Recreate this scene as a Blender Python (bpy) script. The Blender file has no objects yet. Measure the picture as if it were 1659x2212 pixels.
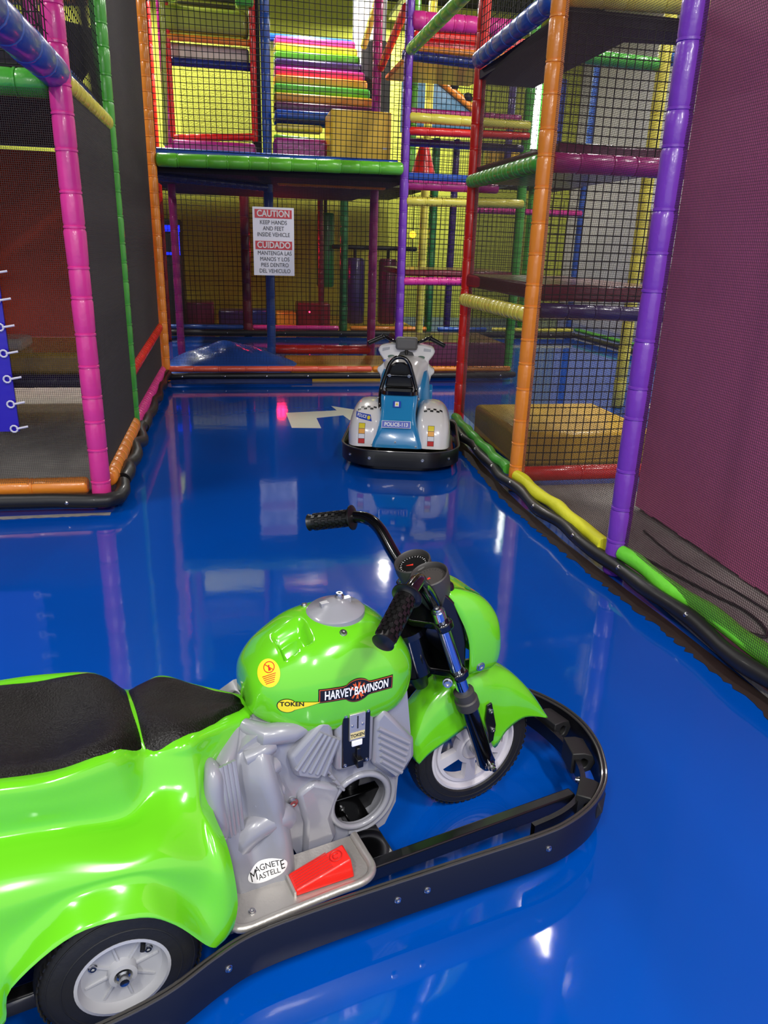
import bpy, math, random
from mathutils import Vector, Matrix
from mathutils.bvhtree import BVHTree
from mathutils.geometry import tessellate_polygon
random.seed(7)
SC = bpy.context.scene
COL = SC.collection
PI = math.pi

# ------------------------------------------------------------------ camera
F_PX, W_PX, H_PX, EYE = 1609.0, 1659.0, 2212.0, 1.5
CX, CY = W_PX / 2, H_PX / 2
_up = -Vector((690 - CX, 5600 - CY, F_PX)).normalized()
_v1 = Vector((500 - CX, 520 - CY, F_PX))
_fw = (_v1 - _v1.dot(_up) * _up).normalized()
_rt = _fw.cross(_up)
RW = Matrix((_rt, _fw, _up))           # photo axes (right, down, ahead) -> world
cam_d = bpy.data.cameras.new('camera')
cam = bpy.data.objects.new('camera', cam_d)
COL.objects.link(cam)
SC.camera = cam
rx, ry, rz = RW @ Vector((1, 0, 0)), RW @ Vector((0, -1, 0)), RW @ Vector((0, 0, -1))
M = Matrix((rx, ry, rz)).transposed().to_4x4()
M.translation = (0, 0, EYE)
cam.matrix_world = M
cam_d.sensor_fit = 'HORIZONTAL'
cam_d.sensor_width = 36
cam_d.lens = 36 * F_PX / W_PX
cam_d.clip_start = 0.05
cam_d.clip_end = 100


def ray(px, py):
    return RW @ Vector((px - CX, py - CY, F_PX))


def atY(px, py, Y):
    d = ray(px, py)
    return Vector((0, 0, EYE)) + d * (Y / d.y)


def atX(px, py, X):
    d = ray(px, py)
    return Vector((0, 0, EYE)) + d * (X / d.x)


def atZ(px, py, z=0.0):
    d = ray(px, py)
    return Vector((0, 0, EYE)) + d * ((z - EYE) / d.z)


# ------------------------------------------------------------------ light
world = bpy.data.worlds.new('world')
SC.world = world
world.use_nodes = True
bg = world.node_tree.nodes['Background']
bg.inputs[0].default_value = (0.86, 0.9, 1.0, 1)
bg.inputs[1].default_value = 1.0
SC.view_settings.view_transform = 'Standard'
SC.view_settings.look = 'None'
SC.view_settings.gamma = 1
SC.view_settings.exposure = 0.0
SC.view_settings.use_curve_mapping = False
SC.cycles.transparent_max_bounces = 16
SC.cycles.max_bounces = 6
SC.cycles.diffuse_bounces = 3
SC.cycles.glossy_bounces = 4
SC.cycles.caustics_reflective = False
SC.cycles.caustics_refractive = False
SC.cycles.use_denoising = True
SC.cycles.sample_clamp_indirect = 6


def area(loc, rot, sx, sy, power, col=(1, 0.97, 0.93)):
    l = bpy.data.lights.new('room_light', 'AREA')
    l.shape = 'RECTANGLE'
    l.size, l.size_y, l.energy, l.color = sx, sy, power, col
    o = bpy.data.objects.new('room_light', l)
    o.location, o.rotation_euler = loc, rot
    COL.objects.link(o)
    return o


LAMPS = [(-1.3, -1.6, 4.2, 110), (1.5, -1.2, 4.2, 120), (0.2, -3.2, 4.2, 110), (-3.3, 3.0, 5.3, 90), (4.4, 2.6, 5.3, 90), (2.95, 5.2, 5.3, 60), (-3.0, 7.0, 5.3, 90),
         (4.86, 10.1, 5.6, 150), (-1.4, 10.9, 5.7, 170), (1.2, 11.6, 5.7, 190), (3.2, 15.6, 5.6, 150), (-2.2, 15.6, 5.6, 110), (5.2, 6.2, 5.3, 110)]
for (x, y, z, p) in LAMPS:
    area((x, y, z - 0.06), (0, 0, 0), 0.14, 1.3, p * 1.25)

# ------------------------------------------------------------------ materials


def srgb(c):
    if isinstance(c, str):
        c = tuple(int(c[i:i + 2], 16) for i in (0, 2, 4))
    return tuple(((v / 255) / 12.92 if v / 255 <= 0.04045 else ((v / 255 + 0.055) / 1.055) ** 2.4) for v in c) + (1,)


MATS = {}


def mat(name, col, rough=0.4, metal=0.0, coat=0.0, bump=0.0, bscale=30, spec=0.5, mottle=0.0, mscale=6, emit=None, estr=1.0, alpha=None, coat_r=0.05, bdist=0.01, wave=None):
    if name in MATS:
        return MATS[name]
    m = bpy.data.materials.new(name)
    m.use_nodes = True
    nt = m.node_tree
    b = nt.nodes['Principled BSDF']
    c = srgb(col)
    b.inputs['Base Color'].default_value = c
    b.inputs['Roughness'].default_value = rough
    b.inputs['Metallic'].default_value = metal
    b.inputs['Coat Weight'].default_value = coat
    b.inputs['Coat Roughness'].default_value = coat_r
    b.inputs['Specular IOR Level'].default_value = spec
    tc = nt.nodes.new('ShaderNodeTexCoord')
    if mottle:
        n = nt.nodes.new('ShaderNodeTexNoise')
        n.inputs['Scale'].default_value = mscale
        n.inputs['Detail'].default_value = 4
        nt.links.new(tc.outputs['Object'], n.inputs['Vector'])
        mx = nt.nodes.new('ShaderNodeMix')
        mx.data_type = 'RGBA'
        mx.inputs[6].default_value = tuple(v * (1 - mottle) for v in c[:3]) + (1,)
        mx.inputs[7].default_value = tuple(min(1, v * (1 + mottle)) for v in c[:3]) + (1,)
        nt.links.new(n.outputs['Fac'], mx.inputs[0])
        nt.links.new(mx.outputs[2], b.inputs['Base Color'])
    if bump:
        n = nt.nodes.new('ShaderNodeTexNoise')
        n.inputs['Scale'].default_value = bscale
        n.inputs['Detail'].default_value = 3
        nt.links.new(tc.outputs['Object'], n.inputs['Vector'])
        bp = nt.nodes.new('ShaderNodeBump')
        bp.inputs['Strength'].default_value = bump
        bp.inputs['Distance'].default_value = bdist
        nt.links.new(n.outputs['Fac'], bp.inputs['Height'])
        nt.links.new(bp.outputs['Normal'], b.inputs['Normal'])
        if coat:
            nt.links.new(bp.outputs['Normal'], b.inputs['Coat Normal'])
    if emit:
        b.inputs['Emission Color'].default_value = srgb(emit)
        b.inputs['Emission Strength'].default_value = estr
    MATS[name] = m
    return m


def vinyl(name, col):
    return mat('vinyl_' + name, col, rough=0.32, coat=0.35, coat_r=0.12, bump=0.25, bscale=22, mottle=0.08, mscale=9)


V = {k: vinyl(k, c) for k, c in dict(
    pink='F0409C', green='4FB43A', orange='FF9630', purple='8040BC', red='E8261C', blue='2A5BB0', yellow='F0E455', magenta='B82C82',
    navy='1C2F7A', lime='6CCB34', olive='9DA83A', gold='F0BC34', maroon='7C1B2C', wine='6B1F45', coral='FF6A50', royal='1D58C8', cream='E8D9C8',
    deepgreen='2F7A3A', darkpurple='3B2560', teal='2E6E8C').items()}
BLK = mat('black_foam', '1a1a1a', rough=0.45, coat=0.1, bump=0.3, bscale=8)
NETC = mat('net_cord', '15140f', rough=0.8)
MESHC = mat('mesh_cord', '4C4743', rough=0.7)
SHADE = mat('shade_cloth', '3E3A37', rough=0.75, bump=0.3, bscale=200)
STEEL = mat('bolt_steel', 'C8C8C8', rough=0.25, metal=1.0)
WHITE = mat('white_paint', 'EDEDE8', rough=0.5)

# ------------------------------------------------------------------ mesh helpers


class MB:
    def __init__(s):
        s.v, s.f = [], []

    def add(s, vs, fs):
        k = len(s.v)
        s.v += [tuple(v) for v in vs]
        s.f += [tuple(i + k for i in f) for f in fs]

    def box(s, c, d, rot=None):
        x, y, z = d[0] / 2, d[1] / 2, d[2] / 2
        vs = [Vector((a * x, b * y, e * z)) for a in (-1, 1) for b in (-1, 1) for e in (-1, 1)]
        if rot is not None:
            vs = [rot @ v for v in vs]
        c = Vector(c)
        s.add([v + c for v in vs], [(0, 1, 3, 2), (4, 6, 7, 5), (0, 4, 5, 1), (2, 3, 7, 6), (0, 2, 6, 4), (1, 5, 7, 3)])

    def rod(s, a, b, r, n=4, cap=False, up=None):
        a, b = Vector(a), Vector(b)
        d = (b - a).normalized()
        h = Vector((0, 0, 1)) if abs(d.z) < 0.9 else Vector((1, 0, 0))
        p = d.cross(h).normalized()
        q = d.cross(p)
        ph = PI / 4 if n == 4 else 0
        vs = []
        for e in (a, b):
            for i in range(n):
                t = 2 * PI * i / n + ph
                vs.append(e + (p * math.cos(t) + q * math.sin(t)) * r)
        fs = [(i, (i + 1) % n, n + (i + 1) % n, n + i) for i in range(n)]
        if cap:
            fs += [tuple(range(n))[::-1], tuple(range(n, 2 * n))]
        s.add(vs, fs)

    def tube(s, pts, rad, n=12, cap=True, closed=False):
        """tube through points; rad is a number or one radius per point"""
        pts = [Vector(p) for p in pts]
        if not isinstance(rad, (list, tuple)):
            rad = [rad] * len(pts)
        m = len(pts)
        vs, prev = [], None
        for i, p in enumerate(pts):
            if closed:
                d = pts[(i + 1) % m] - pts[i - 1]
            else:
                d = pts[min(i + 1, m - 1)] - pts[max(i - 1, 0)]
            d.normalize()
            if prev is None:
                h = Vector((0, 0, 1)) if abs(d.z) < 0.9 else Vector((1, 0, 0))
                prev = d.cross(h).normalized()
            u = (prev - d * prev.dot(d)).normalized()
            prev = u
            w = d.cross(u)
            for k in range(n):
                t = 2 * PI * k / n
                vs.append(p + (u * math.cos(t) + w * math.sin(t)) * rad[i])
        fs = []
        for i in range(m if closed else m - 1):
            j = (i + 1) % m
            for k in range(n):
                fs.append((i * n + k, i * n + (k + 1) % n, j * n + (k + 1) % n, j * n + k))
        if cap and not closed:
            fs += [tuple(range(n))[::-1], tuple(range((m - 1) * n, m * n))]
        s.add(vs, fs)

    def lathe(s, prof, n=32, axis='z', c=(0, 0, 0), R=None, cap=True):
        """prof: (radius, height) pairs about an axis"""
        c = Vector(c)
        if R is None:
            R = {'z': Matrix.Identity(3), 'y': Matrix.Rotation(-PI / 2, 3, 'X'), 'x': Matrix.Rotation(PI / 2, 3, 'Y')}[axis]
        vs, fs = [], []
        for (r, h) in prof:
            for k in range(n):
                t = 2 * PI * k / n
                vs.append(c + R @ Vector((r * math.cos(t), r * math.sin(t), h)))
        for i in range(len(prof) - 1):
            for k in range(n):
                fs.append((i * n + k, i * n + (k + 1) % n, (i + 1) * n + (k + 1) % n, (i + 1) * n + k))
        if cap and prof[0][0] > 1e-5:
            fs.append(tuple(range(n))[::-1])
        if cap and prof[-1][0] > 1e-5:
            fs.append(tuple(range((len(prof) - 1) * n, len(prof) * n)))
        s.add(vs, fs)

    def grid(s, rows):
        n = len(rows[0])
        vs = [p for r in rows for p in r]
        s.add(vs, [(i * n + j, i * n + j + 1, (i + 1) * n + j + 1, (i + 1) * n + j) for i in range(len(rows) - 1) for j in range(n - 1)])

    def prism(s, poly, a, b, fn, holes=()):
        """extrude a 2-D polygon (with holes) between depths a and b; fn(x, y, depth) -> point"""
        loops = [list(poly)] + [list(h) for h in holes]
        flat = [p for l in loops for p in l]
        tri = tessellate_polygon([[Vector((p[0], p[1], 0)) for p in l] for l in loops])
        n = len(flat)
        vs = [fn(p[0], p[1], a) for p in flat] + [fn(p[0], p[1], b) for p in flat]
        fs = [tuple(t) for t in tri] + [tuple(i + n for i in t[::-1]) for t in tri]
        k = 0
        for l in loops:
            m = len(l)
            for i in range(m):
                j = (i + 1) % m
                fs.append((k + i, k + j, k + j + n, k + i + n))
            k += m
        s.add(vs, fs)

    def build(s, name, m, parent=None, sharp=40, smooth=True, sub=0, bevel=0, loc=None, fixn=False, solid=0):
        me = bpy.data.meshes.new(name)
        me.from_pydata(s.v, [], s.f)
        me.materials.append(m)
        if fixn:
            import bmesh
            bm = bmesh.new()
            bm.from_mesh(me)
            bmesh.ops.remove_doubles(bm, verts=bm.verts, dist=1e-5)
            bmesh.ops.recalc_face_normals(bm, faces=bm.faces)
            bm.to_mesh(me)
            bm.free()
        if smooth:
            me.polygons.foreach_set('use_smooth', [True] * len(me.polygons))
            if sharp < 180:
                me.set_sharp_from_angle(angle=math.radians(sharp))
        o = bpy.data.objects.new(name, me)
        COL.objects.link(o)
        if parent:
            o.parent = parent
        if solid:
            q = o.modifiers.new('solid', 'SOLIDIFY')
            q.thickness = solid
            q.offset = -1
        if bevel:
            q = o.modifiers.new('bevel', 'BEVEL')
            q.width = bevel
            q.segments = 2
            q.limit_method = 'ANGLE'
            q.angle_limit = math.radians(35)
        if sub:
            q = o.modifiers.new('sub', 'SUBSURF')
            q.levels = q.render_levels = sub
        if loc:
            o.location = loc
        return o


def tag(o, label=None, cat=None, group=None, kind=None):
    if label:
        o['label'] = label
    if cat:
        o['category'] = cat
    if group:
        o['group'] = group
    if kind or label:
        o['kind'] = kind or 'thing'
    return o


def empty(name, loc=(0, 0, 0), rz=0.0):
    o = bpy.data.objects.new(name, None)
    o.location = loc
    o.rotation_euler = (0, 0, rz)
    o.empty_display_size = 0.1
    COL.objects.link(o)
    return o


def pad(a, b, r, m, name, label, cat, group=None, pitch=0.15, n=16, rend=None, parent=None):
    """a foam sleeve round a pipe, pinched by ties every pitch metres, with domed ends"""
    a, b = Vector(a), Vector(b)
    L = (b - a).length
    d = (b - a) / L
    k = max(1, round(L / pitch))
    pts, rad = [a, a + d * 0.006, a + d * 0.02], [r * 0.55, r * 0.85, r]
    for i in range(1, k):
        s = L * (i + random.uniform(-0.18, 0.18)) / k
        bl = 1 + random.uniform(-0.03, 0.05)
        for ds, f in ((-0.022, 1.0 * bl), (-0.007, 0.93), (-0.005, 1.02), (0.005, 1.02), (0.007, 0.93), (0.022, 1.0)):
            pts.append(a + d * (s + ds))
            rad.append(r * f)
    pts += [b - d * 0.02, b - d * 0.006, b]
    rad += [r, r * 0.85, r * 0.55]
    mb = MB()
    c = a.copy()
    mb.tube([p - c for p in pts], rad, n=n)
    o = mb.build(name, m, parent, sharp=60, loc=c)
    if label:
        tag(o, label, cat, group)
    return o


def post(x, y, z0, z1, r, m, label, group=None, pitch=0.16, lean=(0, 0)):
    o = pad((x, y, z0), (x + lean[0], y + lean[1], z1), r, m, 'padded_post', label, 'post', group, pitch, n=20)
    return o


def beam(a, b, r, m, label, group=None, pitch=0.13):
    return pad(a, b, r, m, 'padded_beam', label, 'beam', group, pitch, n=18)


def net(o0, U, Vv, w, h, cell, cord, name, m, label, cat='net', slack=0.0, group=None, kind=None, diag=False):
    """cords woven in the plane o0 + s*U + t*V"""
    o0, U, Vv = Vector(o0), Vector(U).normalized(), Vector(Vv).normalized()
    N = U.cross(Vv)
    mb = MB()
    nu, nv = max(1, round(w / cell)), max(1, round(h / cell))
    ph = [random.uniform(0, 6.28) for _ in range(6)]

    def P(s, t):
        if not slack:
            return U * s + Vv * t
        e = math.sin(PI * min(1, max(0, s / w))) ** 0.5 if 0 < s < w else 0
        a = slack * (math.sin(s * 3.1 + ph[0] + t * 1.3) + 0.5 * math.sin(t * 5.3 + s * 4.7 + ph[1]))
        b = slack * (math.sin(t * 2.7 + ph[2] + s * 2.0) + 0.5 * math.sin(s * 6.1 - t * 3.3 + ph[3]))
        return U * (s + a * 0.5 * e) + Vv * (t + b * 0.5) + N * (slack * 1.2 * e * math.sin(s * 2.3 + t * 1.9 + ph[4]))
    if slack:
        for i in range(nu + 1):
            s = w * i / nu
            mb.tube([P(s, h * j / (2 * nv)) for j in range(2 * nv + 1)], cord / 2, n=4, cap=False)
        for j in range(nv + 1):
            t = h * j / nv
            mb.tube([P(w * i / (2 * nu), t) for i in range(2 * nu + 1)], cord / 2, n=4, cap=False)
    else:
        for i in range(nu + 1):
            s = w * i / nu
            mb.rod(P(s, 0), P(s, h), cord / 2)
        for j in range(nv + 1):
            t = h * j / nv
            mb.rod(P(0, t), P(w, t), cord / 2)
    o = mb.build(name, m, smooth=bool(slack), sharp=180, loc=o0)
    return tag(o, label, cat, group, kind)


def block(x0, x1, y0, y1, z0, z1, m, name, label, cat, bevel=0.02, group=None, rz=0.0, kind=None):
    mb = MB()
    cx, cy = (x0 + x1) / 2, (y0 + y1) / 2
    mb.box((0, 0, (z1 - z0) / 2), (x1 - x0, y1 - y0, z1 - z0))
    o = mb.build(name, m, bevel=bevel, loc=(cx, cy, z0), sharp=30)
    o.rotation_euler = (0, 0, rz)
    return tag(o, label, cat, group, kind)


def struct(o):
    o['kind'] = 'structure'
    return o


def plane(name, pts, m, thick=0.0):
    mb = MB()
    mb.add(pts, [tuple(range(len(pts)))])
    o = mb.build(name, m, smooth=False, solid=thick)
    return struct(o)
# ------------------------------------------------------------------ room shell
fm = mat('blue_epoxy', '004CB0', rough=0.06, spec=0.6, mottle=0.10, mscale=1.2, bump=0.10, bscale=6, bdist=0.006)
mbx = MB()
mbx.box((1.5, 6.5, -0.05), (19, 21, 0.1))
floor = struct(mbx.build('floor', fm, smooth=False))
cm = mat('black_ceiling', '1b1c20', rough=0.9)
mbx = MB()
mbx.box((1.5, 7, 6.05), (19, 20, 0.1))
struct(mbx.build('ceiling', cm, smooth=False))
wall_lime = mat('lime_wall_padding', 'DCE350', rough=0.75, bump=0.8, bscale=60, mottle=0.12, mscale=25, bdist=0.02)
mbx = MB()
mbx.box((1.5, 16.9, 3.0), (19, 0.2, 6.0))
struct(mbx.build('wall_back', wall_lime, smooth=False))
mbx = MB()
mbx.box((-7.9, 7, 3.0), (0.2, 20, 6.0))
struct(mbx.build('wall_left', mat('dark_wall', '3a3740', rough=0.8), smooth=False))
mbx = MB()
mbx.box((7.5, 11.5, 3.0), (0.2, 11, 6.0))
struct(mbx.build('wall_right', mat('grey_wall', 'C9C4C8', rough=0.8, mottle=0.05), smooth=False))

# ceiling lamps (housing; their light is above in LAMPS)
for i, (x, y, z, p) in enumerate(LAMPS):
    e = empty('ceiling_light', (x, y, z))
    tag(e, 'long white ceiling light fitting hanging over the play area', 'ceiling light', 'ceiling lights')
    q = MB()
    q.box((0, 0, 0), (0.2, 1.36, 0.08))
    q.build('housing', WHITE, e, smooth=False)
    q = MB()
    q.rod((0, 0.4, 0.04), (0, 0.4, 6 - z), 0.006)
    q.build('suspension_wire', STEEL, e)
    q = MB()
    q.rod((0, -0.4, 0.04), (0, -0.4, 6 - z), 0.006)
    q.build('suspension_wire', STEEL, e)

# white direction arrow painted on the floor
arrow = [(0.44, 6.90), (0.93, 6.98), (0.90, 7.19), (1.30, 6.84), (0.99, 6.56), (0.96, 6.77), (0.70, 6.67), (0.70, 6.27), (0.45, 6.30)]
q = MB()
q.prism([(p[0] - 0.7, p[1] - 6.7) for p in arrow], 0.0, 0.0015, lambda x, y, d: Vector((x, y, d)))
tag(q.build('floor_arrow', mat('arrow_white', 'E4E6D8', rough=0.35, coat=0.5), smooth=False, loc=(0.7, 6.7, 0.0005), fixn=True),
    'white bent direction arrow on the blue floor behind the police ride', 'floor marking')
q = MB()
q.prism([(0, 0), (0.5, 0.1), (0.45, 0.3), (0.9, 0.0), (0.45, -0.35), (0.42, -0.15), (0.1, -0.2)], 0, 0.0015, lambda x, y, d: Vector((x, y, d)))
tag(q.build('floor_arrow', MATS['arrow_white'], smooth=False, loc=(4.0, 7.1, 0.0005), fixn=True),
    'white direction arrow on the floor beyond the yellow post at right', 'floor marking')

# ------------------------------------------------------------------ left block
LX = -0.8
post(LX, 4.38, 0.0, 4.6, 0.055, V['pink'], 'thick pink padded post at the near corner of the left block', pitch=0.17)
post(-0.79, 5.85, 0.0, 4.6, 0.052, V['green'], 'bright green padded post beside the pink corner post on the left', pitch=0.15)
post(-0.765, 8.60, 0.0, 4.8, 0.05, V['orange'], 'orange padded post where the left block meets the back line', pitch=0.13)
beam((LX - 0.02, 4.44, 2.25), (LX - 0.02, 1.2, 2.25), 0.075, V['blue'], 'thick blue padded beam running overhead to the pink post', pitch=0.3)
beam((LX, 4.45, 2.22), (LX, 5.84, 2.22), 0.055, V['yellow'], 'yellow padded beam between the pink and green posts')
beam((-3.4, 4.42, 2.2), (LX - 0.05, 4.42, 2.2), 0.065, V['green'], 'dark green padded beam running left from the pink post', pitch=0.16)
beam((LX, 5.92, 0.52), (LX, 8.5, 0.60), 0.045, V['red'], 'red ribbed padded rail low between the green and orange posts', pitch=0.09)
net((LX + 0.03, 4.42, 0.10), (0, 1, 0), (0, 0, 1), 1.4, 2.08, 0.010, 0.0042, 'mesh_screen', MESHC, 'fine dark mesh screen between the pink and green posts', 'mesh screen')
net((LX + 0.0, 5.88, 0.10), (0, 1, 0), (0, 0, 1), 2.64, 4.4, 0.010, 0.0042, 'mesh_screen', MESHC, 'tall fine dark mesh screen between the green and orange posts', 'mesh screen')
net((-3.0, 4.36, 0.12), (1, 0, 0), (0, 0, 1), 2.17, 2.05, 0.010, 0.0018, 'mesh_screen', MESHC, 'fine grey mesh screen left of the pink post in front of the red slide', 'mesh screen')
net((LX, 4.42, 2.3), (0, 1, 0), (0, 0, 1), 1.4, 2.0, 0.052, 0.006, 'safety_net', NETC, 'black safety net above the yellow beam by the pink post', slack=0.012)
net((-3.0, 4.42, 2.28), (1, 0, 0), (0, 0, 1), 2.17, 2.0, 0.055, 0.006, 'safety_net', NETC, 'black safety net above the green beam left of the pink post', slack=0.02)
net((LX - 0.02, 2.2, 2.34), (0, 1, 0), (0, 0, 1), 2.15, 1.4, 0.055, 0.006, 'safety_net', NETC, 'black safety net standing above the thick blue overhead beam', slack=0.015)
# base pads and foam buffers round the left block
def foam(pts, r, name, label, bolts=0, side=(0, -1, 0)):
    e = empty(name, pts[0])
    p0 = Vector(pts[0])
    # smooth the run with a few extra points
    q = MB()
    q.tube([Vector(p) - p0 for p in pts], r, n=16)
    q.build('foam_tube', BLK, e, sharp=70)
    tag(e, label, 'foam buffer')
    if bolts:
        segs = [(Vector(pts[i]), Vector(pts[i + 1])) for i in range(len(pts) - 1)]
        tot = sum((b - a).length for a, b in segs)
        for k in range(bolts):
            s = tot * (k + 0.5) / bolts
            for a, b in segs:
                L = (b - a).length
                if s <= L:
                    c = a + (b - a) * (s / L) + Vector(side) * r
                    bb = MB()
                    R = Vector((0, 0, 1)).rotation_difference(Vector(side)).to_matrix()
                    bb.lathe([(0.011, -0.004), (0.011, 0.002), (0.007, 0.006), (0.0, 0.007)], n=12, R=R)
                    bb.build('bolt', STEEL, e, loc=c - p0)
                    break
                s -= L
    return e


def wavy(a, b, n, amp, z):
    a, b = Vector(a), Vector(b)
    d = (b - a).normalized()
    s = Vector((d.y, -d.x, 0))
    out = []
    for i in range(n + 1):
        t = i / n
        out.append(a + (b - a) * t + s * amp * math.sin(t * n * 1.15) + Vector((0, 0, z * math.sin(t * n * 0.9))))
    return out


foam([(-3.4, 4.30, 0.085)] + [(-2.4, 4.30, 0.085), (-1.4, 4.30, 0.08), (-1.05, 4.30, 0.075), (-0.86, 4.285, 0.07), (-0.76, 4.285, 0.07), (-0.70, 4.32, 0.075), (-0.685, 4.42, 0.085), (-0.70, 4.52, 0.10)], 0.042, 'foam_buffer',
     'black foam tube along the floor in front of the left block', 3)
foam(wavy((-0.70, 4.56, 0.11), (-0.73, 5.95, 0.10), 16, 0.02, 0.02), 0.045, 'foam_buffer', 'lumpy black foam tube beside the orange base pad on the left')
foam(wavy((-0.735, 5.98, 0.10), (-0.75, 8.5, 0.10), 24, 0.012, 0.015), 0.045, 'foam_buffer', 'lumpy black foam tube beside the pink base pad on the left')
beam((-3.4, 4.40, 0.13), (-0.87, 4.40, 0.13), 0.05, V['orange'], 'orange base pad on the floor left of the pink post', pitch=0.3)
beam((-0.77, 4.45, 0.15), (-0.78, 5.80, 0.17), 0.055, V['orange'], 'orange base pad between the feet of the pink and green posts', pitch=0.12)
beam((-0.79, 5.92, 0.15), (-0.80, 8.50, 0.14), 0.05, V['pink'], 'ribbed pink base pad between the feet of the green and orange posts', pitch=0.085)
# inside the left block
carpet = mat('grey_carpet', 'D0CBC4', rough=0.95, bump=0.6, bscale=60, mottle=0.35, mscale=5)
mbx = MB()
mbx.box((-2.7, 6.5, 0.012), (3.7, 4.15, 0.02))
tag(mbx.build('carpet', carpet, smooth=False), 'worn dark grey carpet inside the left block', 'carpet', kind='stuff')
block(-3.4, -0.95, 6.5, 7.6, 0.42, 0.60, V['gold'], 'ledge_mat', 'yellow padded ledge at the foot of the red slide on the left', 'mat', 0.04)
beam((-3.4, 6.48, 0.38), (-0.95, 6.48, 0.38), 0.055, V['darkpurple'], 'dark purple padded beam under the yellow ledge on the left', pitch=0.22)
mbx = MB()
mbx.add([(-3.4, 7.6, 0.6), (-0.95, 7.6, 0.6), (-0.95, 8.2, 2.24), (-3.4, 8.2, 2.24)], [(0, 1, 2, 3)])
tag(mbx.build('red_slide', mat('vinyl_brick', 'F04A1A', rough=0.4, coat=0.2), smooth=False, solid=0.06), 'sloping brick red padded panel inside the left block', 'slide')
block(-3.4, -0.9, 4.5, 8.3, 2.28, 2.36, mat('deck_dark', '2c2430', rough=0.8), 'play_deck', 'raised deck with dark underside over the left block', 'deck', 0.0)
block(-3.4, -0.95, 4.7, 8.2, 2.36, 2.50, V['royal'], 'floor_mat', 'blue mat lying on the deck of the left block', 'mat', 0.03)
mbx = MB()
mbx.box((0, 0, 0), (0.05, 0.9, 0.05))
q = MB()
q.add([(-3.0, 4.30, 0.48), (-1.18, 4.30, 0.48), (-1.18, 4.30, 1.25), (-1.20, 4.30, 1.70), (-3.0, 4.30, 1.8)], [(0, 1, 2, 3, 4)])
e = q.build('blue_sheet', mat('violet_vinyl', '2A12B4', rough=0.3, coat=0.3, bump=0.3, bscale=6), smooth=False, solid=0.012)
tag(e, 'glossy violet blue vinyl sheet tied on the mesh at the left edge', 'vinyl sheet')
tie = mat('white_tie', 'E0DEE6', rough=0.4)
for k in range(7):
    z = 0.50 + k * 0.135
    x = -1.20
    t = MB()
    t.tube([(0.018 * math.cos(a), 0, 0.018 * math.sin(a)) for a in [2 * PI * i / 10 for i in range(10)]], 0.005, n=6, closed=True)
    t.rod((0.012, 0, 0), (0.07, 0.01, 0.01), 0.006, n=6, cap=True)
    t.build('tie', tie, e, loc=(x, 4.278, z))
block(-2.35, -1.70, 6.56, 6.95, 0.60, 0.70, V['cream'], 'soft_step', 'small pale soft block on the yellow ledge at the left edge', 'soft block', 0.03)

# ------------------------------------------------------------------ back line at Y = 8.6
BY = 8.6
foam([(-0.80, 8.52, 0.06), (-0.72, 8.47, 0.075), (-0.5, 8.50, 0.08), (0.4, 8.50, 0.08), (1.3, 8.50, 0.08), (2.4, 8.50, 0.08), (3.15, 8.52, 0.08), (3.3, 8.6, 0.07)], 0.036, 'foam_buffer',
     'black foam tube with steel bolts along the back floor line', 9)
beam((-0.78, 8.6, 0.14), (1.55, 8.6, 0.14), 0.033, V['coral'], 'coral red base pad along the back line', pitch=0.3)
beam((1.56, 8.6, 0.14), (3.25, 8.6, 0.14), 0.033, V['orange'], 'thin orange base pad behind the police ride', pitch=0.3)
q = MB()
q.box((0, 0, 0.025), (1.75, 0.02, 0.05))
tag(q.build('kick_board', V['navy'], smooth=False, loc=(-0.02, 8.60, 0.0)), 'dark blue kick board under the left half of the back foam tube', 'kick board')
q = MB()
q.box((0, 0, 0.03), (1.3, 0.02, 0.06))
tag(q.build('kick_board', V['gold'], smooth=False, loc=(1.5, 8.60, 0.0)), 'yellow kick board under the right half of the back foam tube', 'kick board')
post(1.86, BY, 0.0, 5.2, 0.048, V['purple'], 'purple padded post standing behind the police ride', pitch=0.17)
post(3.3, 8.85, 0.0, 5.2, 0.055, V['green'], 'green padded post behind the mesh right of the red post', pitch=0.2)
beam((-0.72, BY, 2.25), (1.84, BY, 2.28), 0.065, V['lime'], 'long bright green padded beam along the front of the back platform', pitch=0.24)
block(-0.86, 1.8, 8.62, 10.0, 2.27, 2.37, V['royal'], 'floor_mat', 'blue mat on the back platform just above the green beam', 'mat', 0.03)
block(-0.86, 1.9, 8.7, 12.7, 2.15, 2.23, MATS['deck_dark'], 'play_deck', 'dark underside deck of the back platform above the warning sign', 'deck', 0.0)
beam((-0.78, 8.85, 2.12), (0.45, 9.9, 2.12), 0.05, V['navy'], 'navy padded beam under the left of the back platform')
beam((0.55, 9.6, 2.18), (1.85, 9.6, 2.18), 0.055, V['orange'], 'orange padded beam under the right of the back platform')
net((-0.71, 8.55, 2.35), (1, 0, 0), (0, 0, 1), 2.53, 2.3, 0.055, 0.0065, 'safety_net', NETC, 'wide black safety net above the long green beam', slack=0.012)
net((-0.78, 8.66, 0.18), (1, 0, 0), (0, 0, 1), 2.6, 2.0, 0.012, 0.0030, 'mesh_screen', mat('mesh_black', '181614', rough=0.8), 'fine black mesh screen under the long green beam', 'mesh screen')
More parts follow.
